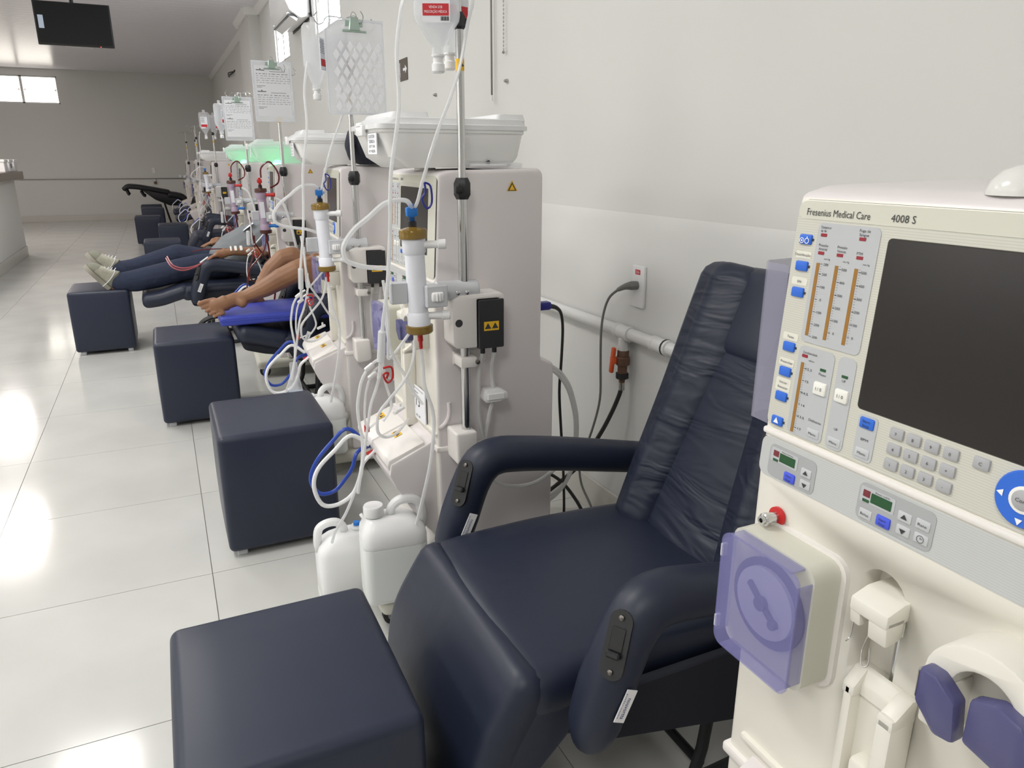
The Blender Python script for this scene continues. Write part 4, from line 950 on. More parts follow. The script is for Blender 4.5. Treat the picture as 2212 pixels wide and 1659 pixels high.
def bloodline(label, key, blood=False, skip=(), over={}):
    t = thing('bloodline_set', label, 'tubing', ml(key, (0, 0, 0)), MACH[key].rotation_euler[2])
    M = {n: ('tube_clear' if not blood else ('tube_blood' if n in ('T3', 'T4', 'T5', 'T6', 'T9') else 'tube_white')) for n in ('T1', 'T2', 'T3', 'T4', 'T5', 'T6', 'T7', 'T8', 'T9', 'T10', 'T11')}
    for n, pts, r in (('T1', T1, .0052), ('T2', T2, .0045), ('T3', T3, .0062), ('T4', T4, .0058), ('T5', T5, .0045), ('T6', T6, .0045), ('T7', T7, .0045), ('T8', T8, .0035), ('T9', T9, .0045), ('T10', T10, .004), ('T11', T11, .004)):
        if n in skip: continue
        MB().tube(LW(over.get(n, pts)), r, 8, 5).build('tube', M[n], t)
    if 'T2' not in skip:
        o = Vector((.612-XF, 1.845-2.185, 1.335))
        MB().tube([o+Vector(q) for q in ((0, -.012, .03), (.016, -.012, .02), (.018, -.012, -.02), (.004, -.012, -.034), (-.008, -.012, -.01), (.002, -.012, .006), (0, -.012, .03))], .0028, 6, 4).build('slide_clamp', 'navy_plastic', t)
    o = Vector((.528-XF, 1.985-2.185, .835))
    MB().tube([o+Vector(q) for q in ((-.012, -.02, .02), (.012, -.02, .02), (.014, -.02, -.012), (-.002, -.02, -.024), (-.012, -.02, 0), (.002, -.02, .004), (-.004, -.02, -.012))], .0032, 6, 4).build('line_clamp', 'red_plastic', t)
    for q in ((.485, 2.0, .852), (.492, 1.995, .828)): MB().box(Vector(q)-Vector((XF, 2.185, 0)), (.03, .014, .014), .004, 2, Matrix.Rotation(R(-35), 3, 'Y')).build('line_clip', 'plastic_white', t)
    MB().cyl(Vector((.488-XF, 1.85-2.185, .99)), Vector((.485-XF, 1.87-2.185, .90)), .0105, 12, .003).build('drip_chamber', 'tube_clear', t)
    o = Vector((.47-XF, 2.01-2.185, .655)); MB().cyl(o, o+Vector((.0, 0, .02)), .008, 10).build('line_cap', 'red_plastic', t)
    o = Vector((.595-XF, 2.05-2.185, .70)); MB().cyl(o, o+Vector((-.035, -.02, -.008)), .006, 10).cyl(o+Vector((-.01, 0, 0)), o+Vector((-.01, 0, .014)), .004, 8).build('stopcock', 'plastic_white', t)
    if blood:
        MB().tube([Vector(q) for q in ((-.068, -.312, 1.31), (-.062, -.312, 1.37), (-.01, -.315, 1.405), (.035, -.32, 1.34), (.03, -.325, 1.28), (-.02, -.33, 1.25))], .0052, 8, 6).build('tube', 'tube_blood', t)
        MB().tube([Vector(q) for q in ((-.0, -.335, 1.19), (.05, -.335, 1.15), (.08, -.33, 1.05), (.10, -.33, .93), (.12, -.32, .80))], .009, 8, 6).build('tube', 'tube_white', t)
    return t
bloodline('clear blood tubing with red clamp hanging on number card machine', 'a')
bloodline('clear blood tubing looping down beside the bare-footed patient', 'b')
bloodline('dark red filled blood tubing above the bare-footed patient', 'c', True, ('T1', 'T2', 'T3', 'T7'))
bloodline('dark red filled blood tubing above the patient in jeans', 'd', True, ('T1', 'T2', 'T3', 'T7'))
bloodline('clear blood tubing on the machine past the two lit machines', 'e', False, ('T2',))

# ------------------------------------------------------------------ canisters
def jug(label, loc, rz, fill=.78, s=1.0, cap=True):
    """5 litre canister: handle runs along +x, spout at -x"""
    t = thing('canister', label, 'canister', loc, rz); t.scale = (s, s, s)
    def sec(x0, x1, w, z, r=.03):
        o = []; r = min(r, w*.95, (x1-x0)*.45)
        for cx, cy, a in ((x1-r, w-r, 0), (x0+r, w-r, 90), (x0+r, -w+r, 180), (x1-r, -w+r, 270)):
            for q in range(5): o.append(Vector((cx+r*math.cos(R(a+22.5*q)), cy+r*math.sin(R(a+22.5*q)), z)))
        return o
    body = [sec(-.092, .092, .060, 0, .02), sec(-.098, .098, .066, .012), sec(-.098, .098, .066, .21), sec(-.096, .092, .062, .235), sec(-.085, .06, .045, .262, .03), sec(-.082, .03, .035, .272, .03)]
    MB().loft(body).build('body', 'jug', t, 50)
    MB().tube([(-.005, 0, .262), (.0, 0, .292), (.025, 0, .312), (.06, 0, .312), (.085, 0, .295), (.092, 0, .25), (.09, 0, .21)], [.014, .014, .015, .015, .015, .015, .012], 10, 4, True, 1.0).build('handle', 'jug', t)
    MB().lathe([(.026, 0), (.026, .02), (.024, .022)], (-.055, 0, .262), (0, 0, 1), 22).build('neck', 'jug', t)
    if cap: MB().lathe([(.031, 0), (.031, .026), (.028, .031), (.004, .031)], (-.055, 0, .277), (0, 0, 1), 24).build('cap', 'plastic_white', t)
    zt = .03+.2*fill
    MB().loft([sec(-.0926, .0926, .0606, .003, .02), sec(-.0986, .0986, .0666, .013), sec(-.0986, .0986, .0666, zt)]).build('liquid', 'jug_liquid', t, 50)
    return t
jug('white canister with round cap beside the empty recliner, clear liquid inside', (.525, 1.985, .118), R(-6))
j2 = jug('small canister with open flip lid and blue ring behind the capped canister', (.415, 2.20, 0), R(180), .1, .92, False)
MB().lathe([(.028, 0), (.028, .01), (.02, .014)], (-.075, .01, .30), (-.8, 0, .5), 18).build('flip_lid', 'plastic_white', j2)
MB().tube([(-.085, .01, .30), (-.115, .012, .28), (-.12, .01, .22), (-.102, 0, .19)], .003, 6).build('lid_strap', 'plastic_white', j2)
MB().lathe([(.012, 0), (.012, .012)], (-.05, 0, .285), (0, 0, 1), 14).build('blue_ring', 'blue_plastic', j2)
jug('white canister with handle on the base beside the bare-footed patient', (.56, 3.25, .118), R(-4), .7, 1.0, False)
tb = thing('bottle', 'tall clear bottle with blue and red label on a machine base', 'bottle', (.47, 3.40, .118))
MB().lathe([(.030, 0), (.034, .006), (.034, .26), (.028, .30), (.02, .34), (.018, .40)], (0, 0, 0), (0, 0, 1), 20).build('body', 'bag_clear', tb)
MB().lathe([(.0345, .06), (.0345, .26)], (0, 0, 0), (0, 0, 1), 20).build('paper_label', 'sticker', tb)
MB().lathe([(.0349, .215), (.0349, .255)], (0, 0, 0), (0, 0, 1), 20).build('blue_band', 'key_blue', tb)
MB().lathe([(.0349, .035), (.0349, .065)], (0, 0, 0), (0, 0, 1), 20).build('red_band', 'red_print', tb)

# ------------------------------------------------------------------ people
def skin_mesh(V, edges, voxel=.0042, smooth=5):
    """one continuous body: tapered limbs and joints fused into a single surface; V: (x, y, z, r) or (x, y, z, rx, ry)"""
    g = MB()
    R2 = lambda v: (v[3], v[4] if len(v) > 4 else v[3])
    for v in V:
        rx, ry = R2(v); n = 12; pr = []
        vs_ = []; fs_ = []
        for i in range(9):
            a_ = math.pi*(i+.0001)/8.0002-math.pi/2
            for k in range(n):
                t = 2*math.pi*k/n; vs_.append((v[0]+rx*math.cos(a_)*math.cos(t), v[1]+ry*math.cos(a_)*math.sin(t), v[2]+rx*math.sin(a_)))
        for i in range(8):
            for k in range(n): fs_.append((i*n+k, i*n+(k+1) % n, (i+1)*n+(k+1) % n, (i+1)*n+k))
        fs_.append(tuple(range(n))[::-1]); fs_.append(tuple(8*n+k for k in range(n))); g.add(vs_, fs_)
    for i, j in edges:
        A, B_ = V[i], V[j]; ra, rb = R2(A), R2(B_)
        if (Vector(A[:3])-Vector(B_[:3])).length < 1e-4: continue
        fl = (ra[0]/ra[1]+rb[0]/rb[1])/2
        g.tube([A[:3], tuple((A[k]+B_[k])/2 for k in range(3)), B_[:3]], [ra[1], (ra[1]+rb[1])/2, rb[1]], 14, 1, True, fl)
    me = bpy.data.meshes.new('s'); me.from_pydata([tuple(p) for p in g.v], [], g.f); b_ = bmesh.new(); b_.from_mesh(me)
    bmesh.ops.recalc_face_normals(b_, faces=b_.faces[:]); b_.to_mesh(me); b_.free()
    o = bpy.data.objects.new('s', me); COL.objects.link(o)
    m = o.modifiers.new('r', 'REMESH'); m.mode = 'VOXEL'; m.voxel_size = voxel; m.use_smooth_shade = True
    m = o.modifiers.new('e', 'SMOOTH'); m.factor = .5; m.iterations = smooth
    r = bpy.data.meshes.new_from_object(o.evaluated_get(bpy.context.evaluated_depsgraph_get()))
    bpy.data.objects.remove(o); bpy.data.meshes.remove(me)
    # keep the outer surface only
    b_ = bmesh.new(); b_.from_mesh(r); seen = set(); best = []
    for v in b_.verts:
        if v.index in seen: continue
        st = [v]; comp = []; seen.add(v.index)
        while st:
            q = st.pop(); comp.append(q)
            for e in q.link_edges:
                w_ = e.other_vert(q)
                if w_.index not in seen: seen.add(w_.index); st.append(w_)
        if len(comp) > len(best): best = comp
    keep = {v.index for v in best}
    bmesh.ops.delete(b_, geom=[v for v in b_.verts if v.index not in keep], context='VERTS'); b_.to_mesh(r); b_.free()
    return r
class Sk:
    def __init__(s): s.V = []; s.E = []
    def chain(s, pts, start=None):
        ids = [] if start is None else [start]
        for p in pts: s.V.append(tuple(p)); ids.append(len(s.V)-1)
        s.E += list(zip(ids[:-1], ids[1:])); return ids
    def build(s, name, m, parent, voxel=.0042, smooth=5):
        me = skin_mesh(s.V, s.E, voxel, smooth); me.name = name; off = Vector(parent['_o']) if parent.get('_w') else Vector()
        for v in me.vertices: v.co -= off
        me.materials.clear(); me.materials.append(MATS[m]); me.polygons.foreach_set('use_smooth', [True]*len(me.polygons))
        o = bpy.data.objects.new(name, me); COL.objects.link(o); o.parent = parent; o['_w'] = 1; o['_o'] = parent['_o']; return o
def head(parent, c, tilt, face):
    """c: centre; tilt: lean back angle about y (deg); the face looks to -x before tilting"""
    c = Vector(c); Rm = Matrix.Rotation(R(tilt), 3, 'Y'); tr = lambda p: c+Rm @ Vector(p)
    g = MB(); secs = []
    for z, a, b, o in ((-.125, .03, .03, -.03), (-.115, .055, .045, -.02), (-.085, .078, .058, -.008), (-.04, .09, .068, 0), (.0, .096, .074, .004), (.045, .098, .076, .008), (.085, .085, .066, .012), (.11, .055, .045, .014), (.122, .015, .015, .014)):
        secs.append([tr((o+a*math.cos(t), b*math.sin(t), z)) for t in [2*math.pi*k/20 for k in range(20)]])
    hd = g.loft(secs).build('head', 'skin', parent, 80)
    MB().loft([[tr((-.088-d+.012*math.cos(t)*0, wd*math.cos(t), z+h*math.sin(t))) for t in [2*math.pi*k/10 for k in range(10)]] for d, wd, h, z in ((0, .016, .028, -.01), (.012, .012, .02, -.016), (.02, .006, .01, -.022))]).build('nose', 'skin', hd, 80)
    for s in (-1, 1):
        MB().lathe([(.001, -.006), (.012, 0), (.001, .006)], tr((-.084, s*.03, .008)), Rm @ Vector((1, 0, 0)), 12).build('eye', 'hair', hd)
        MB().soft(tr((.01, s*.078, -.005)), (.03, .014, .058), .006, rot=Rm).build('ear', 'skin', hd)
    MB().soft(tr((-.083, 0, -.062)), (.012, .045, .012), .005, rot=Rm).build('mouth', 'red_plastic' if False else 'skin', hd)
    g = MB(); secs = []
    for z, a, b, o in ((-.03, .09, .074, .02), (.03, .1, .08, .018), (.075, .096, .076, .016), (.105, .07, .058, .015), (.13, .018, .018, .014)):
        secs.append([tr((o+(a if math.cos(t) > -.3 or z > .06 else a*.55)*math.cos(t), b*math.sin(t), z)) for t in [2*math.pi*k/20 for k in range(20)]])
    g.loft(secs).build('hair', 'hair', hd, 80)
    return hd
# patient in jeans
m1 = thing('person', 'patient in navy jeans, grey shirt and sneakers, feet up on an ottoman', 'person', (.50, 6.42, .50), world=True)
b = Sk()
tor = b.chain([(.43, 6.40, .62, .12, .13), (.50, 6.40, .68, .13, .15), (.64, 6.40, .76, .12, .16), (.80, 6.40, .87, .10, .15), (.885, 6.40, .955, .05, .055), (.93, 6.40, 1.0, .05, .05)])
for s, kz, az in ((-1, .60, .525), (1, .69, .585)):
    y = 6.40+s*.10
    b.chain([(.38, y, .61, .08, .085), (.26, y, .62+.02*(s > 0), .075), (.08, y, kz, .062), (-.12, y+.0, (kz+az)/2-.01, .05), (-.36, y+s*.02, az, .034), (-.395, y+s*.02, az-.03, .036)], tor[0])
# near arm with five fingers, resting on the armrest
ar = b.chain([(.80, 6.22, .85, .055), (.745, 6.145, .765, .045), (.69, 6.11, .725, .038), (.56, 6.085, .735, .034), (.45, 6.07, .738, .026), (.41, 6.065, .735, .032, .024)], tor[3])
pl = b.chain([(.365, 6.06, .725, .036, .02)], ar[-1])[-1]
for k, (dy, ln) in enumerate(((-.030, .062), (-.011, .075), (.009, .07), (.027, .055))):
    b.chain([(.335, 6.06+dy*1.15, .722, .0105), (.335-ln*.45, 6.06+dy*1.45, .712-.002*k, .0095), (.335-ln, 6.06+dy*1.6, .690, .008)], pl)
b.chain([(.375, 6.10, .722, .012), (.345, 6.118, .708, .0105), (.322, 6.122, .694, .009)], ar[-1])
fa = b.chain([(.80, 6.58, .85, .055), (.72, 6.68, .77, .045), (.64, 6.72, .73, .038), (.50, 6.70, .755, .03), (.43, 6.66, .77, .026), (.40, 6.63, .772, .032, .022)], tor[3])
pl = b.chain([(.37, 6.61, .765, .036, .02)], fa[-1])[-1]
for k, (dy, ln) in enumerate(((-.030, .062), (-.011, .075), (.009, .07), (.027, .055))):
    b.chain([(.34, 6.60+dy*1.15, .76, .0105), (.34-ln*.45, 6.59+dy*1.45, .752, .0095), (.34-ln, 6.585+dy*1.6, .735, .008)], pl)
b.chain([(.375, 6.57, .765, .012), (.35, 6.555, .76, .0105)], fa[-1])
bd = b.build('body', 'skin', m1)
j = Sk(); jt = j.chain([(.43, 6.40, .61, .135, .15), (.47, 6.40, .65, .135, .165)])
for s, kz, az in ((-1, .60, .525), (1, .69, .585)):
    y = 6.40+s*.10
    j.chain([(.37, y, .605, .095, .10), (.26, y, .62+.02*(s > 0), .092), (.08, y, kz-.01, .092), (-.10, y, (kz+az)/2-.01, .09), (-.24, y+s*.01, az+.005, .084), (-.345, y+s*.02, az+.0, .074)], jt[0])
j.build('jeans', 'jeans', m1, .007, 14)
sh_ = Sk(); st = sh_.chain([(.43, 6.40, .66, .13, .165), (.51, 6.40, .705, .155, .18), (.63, 6.40, .77, .145, .18), (.78, 6.40, .86, .12, .165), (.86, 6.40, .93, .07, .08)])
sh_.chain([(.80, 6.22, .85, .07), (.75, 6.15, .77, .06)], st[3]); sh_.chain([(.80, 6.58, .85, .07), (.74, 6.66, .77, .06)], st[3])
sh_.build('shirt', 'shirt_grey', m1, .007, 14)
head(m1, (.99, 6.40, 1.09), 38, -1)
for s, az, y in ((-1, .525, 6.28), (1, .585, 6.52)):
    so = Sk(); so.chain([(-.33, y, az+.003, .037), (-.39, y, az-.005, .04)]); so.build('sock', 'sock', m1)
    # shoe: sole facing -x, heel on the ottoman, toe up
    def pt(u, v, w_): # u along the foot from heel to toe, v across, w_ from sole to instep
        d = Vector((-.60, s*.10, .80)).normalized(); n = Vector((.80, 0, .60)).normalized(); c = Vector((0, 1, 0))
        o = Vector((-.435, y+s*.0, az-.047))
        return o+d*(u*.80)+c*(v*1.28)+n*(w_*1.38)
    prof = [(-.005, .028, .05), (.02, .034, .085), (.06, .036, .10), (.10, .037, .085), (.15, .043, .068), (.20, .045, .056), (.24, .040, .046), (.268, .026, .034), (.276, .008, .02)]
    secs = []
    for u, wd, h in prof:
        secs.append([pt(u, wd*math.copysign(abs(math.cos(t))**.7, math.cos(t)), .012+h*.5+h*.5*math.copysign(abs(math.sin(t))**.7, math.sin(t))) for t in [2*math.pi*k/16 for k in range(16)]])
    sh1 = MB().loft(secs).build('shoe', 'shoe', m1, 80)
    for nm, sl in (('toe_cap', prof[5:]), ('heel_tab', prof[:3])):
        MB().loft([[pt(u, 1.03*wd*math.copysign(abs(math.cos(t))**.7, math.cos(t)), .012+h*.5+h*.52*math.copysign(abs(math.sin(t))**.7, math.sin(t))) for t in [2*math.pi*k/16 for k in range(16)]] for u, wd, h in sl]).build(nm, 'shoe_trim', sh1, 80)
    secs = []
    for u, wd, h in [(-.012, .02, 0), (-.004, .034, 0), (.06, .037, 0), (.10, .037, 0), (.16, .047, 0), (.21, .049, 0), (.25, .042, 0), (.278, .026, 0), (.286, .008, 0)]:
        secs.append([pt(u, wd, 0), pt(u, wd, .022), pt(u, -wd, .022), pt(u, -wd, 0)])
    MB().loft(secs).build('sole', 'shoe_sole', sh1)
    for k in range(5):
        u = .095+.022*k; h = .105-.009*k
        MB().tube([pt(u, -.026, h-.012), pt(u+.008, 0, h+.006-.002*k), pt(u, .026, h-.012)], .0028, 6, 4).build('lace', 'sock', sh1)
    MB().tube([pt(.10, -.01, .10), pt(.085, -.035, .095), pt(.06, -.05, .05), pt(.055, -.055, -.0)], .0025, 6, 4).build('lace', 'sock', sh1)
for x0, x1 in ((.515, .535), (.475, .495), (.445, .458)):
    MB().tube([(x1, 6.085+.0, .773), (x1, 6.055, .765), (x1, 6.047, .745)], .001, 4, 3).soft(((x0+x1)/2, 6.055, .765), (x1-x0, .045, .012), .004, rot=Matrix.Rotation(R(45), 3, 'X')).build('plaster', 'tape', m1)
fl = thing('fistula_line', 'pair of blood filled needle lines on the lap of the patient in jeans', 'tubing', (.2, 6.1, .64))
for pts, m_, r_ in (([(.22, -.03, .10), (.10, -.06, .07), (.0, -.10, .02), (-.10, -.12, .005), (-.17, -.10, .03), (-.20, -.05, .09)], 'tube_blood_pale', .006), ([(.26, -.03, .12), (.17, -.02, .125), (.05, .02, .12), (-.02, .05, .105)], 'tube_blood', .004), ([(.21, -.05, .09), (.08, -.075, .055), (-.02, -.115, .008), (-.11, -.135, -.008), (-.18, -.11, .02), (-.21, -.06, .08)], 'tube_blood_pale', .005)):
    MB().tube(pts, r_, 8, 5).build('tube', m_, fl)
MB().cyl((.08, -.06, .07), (.02, -.09, .035), .007, 10).build('line_clamp', 'plastic_white', fl)
MB().box((.15, -.045, .095), (.05, .008, .012), .002, 1, Matrix.Rotation(R(-25), 3, 'Y')).build('needle_wing', 'plastic_white', fl)
pn = thing('paper_note', 'white printed note lying on the grey shirt', 'note', (.615, 6.30, .905))
MB().box((0, 0, .0), (.10, .075, .002), .0005, 1, Matrix.Rotation(R(-35), 3, 'Y')).build('sheet', 'paper', pn)
# bare-footed patient
m2 = thing('person', 'bare-footed patient in dark shorts with bent knees on a blue cushion', 'person', (1.0, 4.42, .50), world=True)
b = Sk()
tor = b.chain([(1.0, 4.42, .61, .12, .13), (1.06, 4.42, .70, .12, .15), (1.14, 4.42, .84, .11, .16), (1.22, 4.42, .98, .10, .15), (1.27, 4.42, 1.08, .05, .055), (1.295, 4.42, 1.13, .05, .05)])
def foot(start, ank, d, side, flat, sole):
    """ank: ankle position; d: direction of the toes; side: towards the big toe; sole: direction of the sole"""
    A = Vector(ank); d = Vector(d).normalized(); s_ = Vector(side).normalized(); q = Vector(sole).normalized()
    b.chain([tuple(A+q*.035-d*.03)+(.028, .026)], start)
    mid = b.chain([tuple(A+d*.055+q*.012)+(.040, .034)], start)[-1]
    ball = b.chain([tuple(A+d*.105+q*.022)+(.040, .028)], mid)[-1]
    for k, (o, l, r_) in enumerate(((.040, .072, .0145), (.0145, .070, .0098), (-.0065, .062, .0092), (-.0265, .054, .0088), (-.0455, .044, .0082))):
        p0 = A+d*(.125-.010*k)+s_*o+q*.028; p1 = p0+d*l*.45+q*.002; p2 = p0+d*l*.85+q*.010
        b.chain([tuple(p0-d*.012)+(r_*1.02,), tuple(p1)+(r_*.97,), tuple(p2)+(r_*.95,)], ball)
        nails.append((p2-q*(r_*.75)+d*.001, d, s_, q, r_))
nails = []
# near leg: knee up, foot stretched towards the aisle, lying on its outer edge
nl = b.chain([(.93, 4.31, .63, .085), (.82, 4.27, .74, .078), (.70, 4.235, .835, .066), (.655, 4.23, .825, .060), (.56, 4.23, .785, .060, .056), (.46, 4.23, .735, .047), (.36, 4.23, .700, .035), (.315, 4.23, .690, .036)], tor[0])
foot(nl[-1], (.315, 4.23, .690), (-.97, 0, -.12), (.0, .45, .9), 0, (-.1, -.75, -.6))
f_ = b.chain([(.95, 4.52, .63, .085), (.82, 4.56, .76, .078), (.68, 4.57, .855, .066), (.63, 4.57, .85, .060), (.56, 4.56, .79, .058), (.50, 4.54, .72, .045), (.455, 4.52, .665, .034), (.44, 4.515, .648, .036)], tor[0])
foot(f_[-1], (.44, 4.515, .648), (-.93, -.1, -.1), (0, -.9, .2), 0, (-.1, 0, -1))
ar = b.chain([(1.19, 4.25, .97, .055), (1.08, 4.19, .84, .045), (.98, 4.17, .78, .038), (.88, 4.20, .83, .030), (.82, 4.22, .865, .028), (.79, 4.225, .875, .034, .024)], tor[3])
pl = b.chain([(.76, 4.235, .882, .036, .02)], ar[-1])[-1]
for k, (dy, ln) in enumerate(((-.030, .062), (-.011, .075), (.009, .07), (.027, .055))):
    b.chain([(.73, 4.24+dy*1.15, .888, .0105), (.73-ln*.4, 4.24+dy*1.4, .885, .0095), (.73-ln*.8, 4.24+dy*1.5, .870, .0085)], pl)
b.chain([(.775, 4.27, .875, .012), (.75, 4.285, .868, .0105)], ar[-1])
fa = b.chain([(1.19, 4.59, .97, .055), (1.10, 4.70, .82, .045), (1.02, 4.74, .72, .038), (.88, 4.76, .72, .03), (.80, 4.76, .72, .026), (.77, 4.76, .72, .032, .022)], tor[3])
pl = b.chain([(.74, 4.76, .715, .036, .02)], fa[-1])[-1]
for k, (dy, ln) in enumerate(((-.030, .062), (-.011, .075), (.009, .07), (.027, .055))):
    b.chain([(.71, 4.76+dy*1.45, .712, .0105), (.71-ln*.45, 4.76+dy*1.45, .706, .0095), (.71-ln, 4.76+dy*1.6, .69, .008)], pl)
b.chain([(.745, 4.72, .715, .012), (.72, 4.705, .71, .0105)], fa[-1])
bd = b.build('body', 'skin', m2)
for p, d, s_, q, r_ in nails:
    MB().add([p+d*.006+s_*r_*.5-q*.002, p+d*.006-s_*r_*.5-q*.002, p-d*.005-s_*r_*.55-q*.003, p-d*.005+s_*r_*.55-q*.003], [(0, 1, 2, 3)]).build('toenail', 'nail', m2)
s2 = Sk(); q_ = s2.chain([(1.0, 4.42, .61, .135, .15), (1.06, 4.42, .69, .135, .165)])
s2.chain([(.93, 4.31, .635, .10), (.84, 4.275, .715, .094), (.79, 4.26, .755, .088)], q_[0]); s2.chain([(.95, 4.52, .635, .10), (.86, 4.55, .72, .094), (.81, 4.56, .765, .088)], q_[0])
s2.build('shorts', 'shorts', m2, .007, 14)
s3 = Sk(); st = s3.chain([(1.05, 4.42, .70, .135, .165), (1.12, 4.42, .82, .13, .175), (1.20, 4.42, .95, .115, .165), (1.245, 4.42, 1.03, .07, .08)])
s3.chain([(1.19, 4.25, .97, .068), (1.11, 4.20, .87, .058)], st[2]); s3.chain([(1.19, 4.59, .97, .068), (1.12, 4.68, .85, .058)], st[2])
s3.build('shirt', 'shirt_dark', m2, .007, 14)
head(m2, (1.33, 4.42, 1.22), 22, -1)

# ------------------------------------------------------------------ wall fixtures
# water pipe along the wall with tee and tap
wp = thing('water_pipe', 'white plastic water pipe running along the wall with couplings', 'pipe', (WALL_X-.04, 2.2, .82), world=True)
px = WALL_X-.043
MB().cyl((px, -1.5, .82), (px, BACK_Y-.2, .82), .022, 20).build('pipe', 'pvc_pipe', wp)
for y in (2.19, 1.965, 4.05, 5.9, 8.6): MB().lathe([(.022, -.046), (.0275, -.045), (.0275, -.028), (.0255, -.026), (.0255, .026), (.0275, .028), (.0275, .045), (.022, .046)], (px, y, .82), (0, 1, 0), 22).build('coupling', 'pvc_pipe', wp)
for y in (1.955,): MB().lathe([(.0285, -.004), (.0285, .004)], (px, y-.02, .82), (0, 1, 0), 14).build('pipe_strap', 'rubber', wp)
MB().cyl((px, 2.19, .80), (px, 2.19, .75), .020, 18, .002).build('branch', 'pvc_pipe', wp)
tp = thing('tap', 'brown stop tap with orange lever below the wall pipe', 'tap', (px, 2.19, .68), world=True)
MB().lathe([(.019, .075), (.022, .07), (.022, .05), (.026, .045), (.026, .02), (.018, .012), (.018, -.012), (.022, -.014), (.022, -.034), (.012, -.04), (.010, -.06), (.006, -.075)], (px, 2.19, .68), (0, 0, 1), 16).build('valve_body', 'brown_plastic', tp)
MB().lathe([(.0225, -.013), (.024, -.014), (.024, -.034), (.02, -.036)], (px, 2.19, .68), (0, 0, 1), 8).build('hose_nut', 'rubber', tp)
MB().box((px-.035, 2.205, .715), (.014, .018, .10), .005, 2, Matrix.Rotation(R(8), 3, 'X')).box((px-.03, 2.205, .715), (.02, .03, .03), .008, 2).build('lever', 'orange_plastic', tp)
hs = thing('hose', 'black water hose hanging from the stop tap', 'hose', (1.42, 2.3, .05), world=True)
MB().tube([(px, 2.19, .62), (px-.005, 2.195, .58), (1.45, 2.215, .50), (1.43, 2.26, .40), (1.40, 2.34, .26), (1.36, 2.43, .15), (1.30, 2.50, .06), (1.2, 2.52, .014)], .0085, 10, 6).build('tube', 'cord_black', hs)
MB().cyl((px, 2.19, .63), (px, 2.19, .60), .011, 14).build('hose_clip', 'steel', hs)
so = thing('wall_socket', 'white wall socket with red 220v sticker', 'socket', (WALL_X-.012, 2.15, .91), world=True)
MB().box2(WALL_X-.024, WALL_X-.012, 2.112, 2.187, .918, 1.065, .004, 2).build('plate', 'plastic_white', so)
MB().box2(WALL_X-.0255, WALL_X-.022, 2.13, 2.168, .985, 1.008, .001, 1).build('insert', 'paper', so)
sk_ = MB().quad((WALL_X-.0242, 2.150, 1.043), .030, .017, FX).build('sticker', 'red_print', so)
MB().text('220v', (WALL_X-.0244, 2.150, 1.043), .009, FX, .022, 'c', .0008).build('lettering', 'ink_white', sk_)
pc = thing('power_cord', 'grey power cord plugged into the 220v socket', 'cord', (1.44, 2.2, .02), world=True)
MB().tube([(WALL_X-.022, 2.15, .996), (WALL_X-.045, 2.155, .996), (WALL_X-.06, 2.175, .990), (WALL_X-.068, 2.205, .975)], [.015, .016, .011, .007], 10, 4).build('plug', 'hose_grey', pc)
MB().tube([(WALL_X-.068, 2.205, .975), (1.44, 2.245, .94), (1.435, 2.27, .88), (1.43, 2.275, .80), (1.43, 2.27, .68), (1.43, 2.265, .55), (1.42, 2.29, .43), (1.41, 2.33, .32), (1.40, 2.35, .25), (1.40, 2.33, .17), (1.41, 2.27, .10), (1.40, 2.2, .03), (1.34, 2.1, .008)], .0048, 8, 5).build('cable', 'hose_grey', pc)
cb = thing('cable', 'black cable lying in a bend on the floor behind a machine', 'cable', (1.3, 2.4, .01), world=True)
MB().tube([(1.18, 2.46, .10), (1.22, 2.47, .17), (1.28, 2.45, .20), (1.34, 2.40, .17), (1.38, 2.33, .10), (1.39, 2.25, .03), (1.35, 2.1, .009)], .007, 8, 6).build('tube', 'cord_black', cb)
yj = thing('connector', 'yellow plastic hose connector low behind number card machine', 'connector', (1.23, 2.42, 0), world=True)
MB().lathe([(.03, 0), (.04, .02), (.04, .13), (.032, .15), (.02, .155)], (1.23, 2.42, 0), (0, 0, 1), 16).build('body', 'yellow', yj)
# emergency sign, hanging rod, chain, wall plugs
ex = thing('exit_sign', 'small brown exit sign with white arrow on the wall', 'sign', (WALL_X-.004, 4.92, 1.905), world=True)
MB().box2(WALL_X-.005, WALL_X-.001, 4.80, 5.04, 1.905, 2.035, .001, 1).build('plate', 'sign_brown', ex)
g = MB(); F = FX; x = WALL_X-.0052
g.quad((x, 4.862, 1.97), .05, .016, F).tri((x, 4.83, 1.97), .045, .05, F, ang=-90)
g.quad((x, 4.98, 1.97), .004, .085, F).quad((x, 4.945, 1.97), .004, .085, F).quad((x, 4.962, 2.011), .038, .004, F)
g.quad((x, 4.962, 1.975), .012, .035, F).ringf((x, 4.962, 2.0), 0, .007, F).quad((x, 4.955, 1.95), .022, .006, F)
g.build('pictogram', 'ink_white', ex)
rd = thing('hanging_rod', 'thin dark blind rod hanging against the wall', 'rod', (WALL_X-.02, 3.435, 1.69), world=True)
MB().cyl((WALL_X-.02, 3.435, 1.70), (WALL_X-.02, 3.445, 2.95), .0045, 10).build('rod', 'steel_dark', rd)
MB().cyl((WALL_X-.02, 3.435, 1.69), (WALL_X-.02, 3.435, 1.715), .006, 10).tube([(WALL_X-.02, 3.435, 1.69), (WALL_X-.022, 3.42, 1.682), (WALL_X-.024, 3.40, 1.675)], .0018, 6).build('hook', 'plastic_white', rd)
ch = thing('bead_chain', 'short metal chain hanging against the wall beside a rod', 'chain', (WALL_X-.015, 3.31, 1.885), world=True)
g = MB()
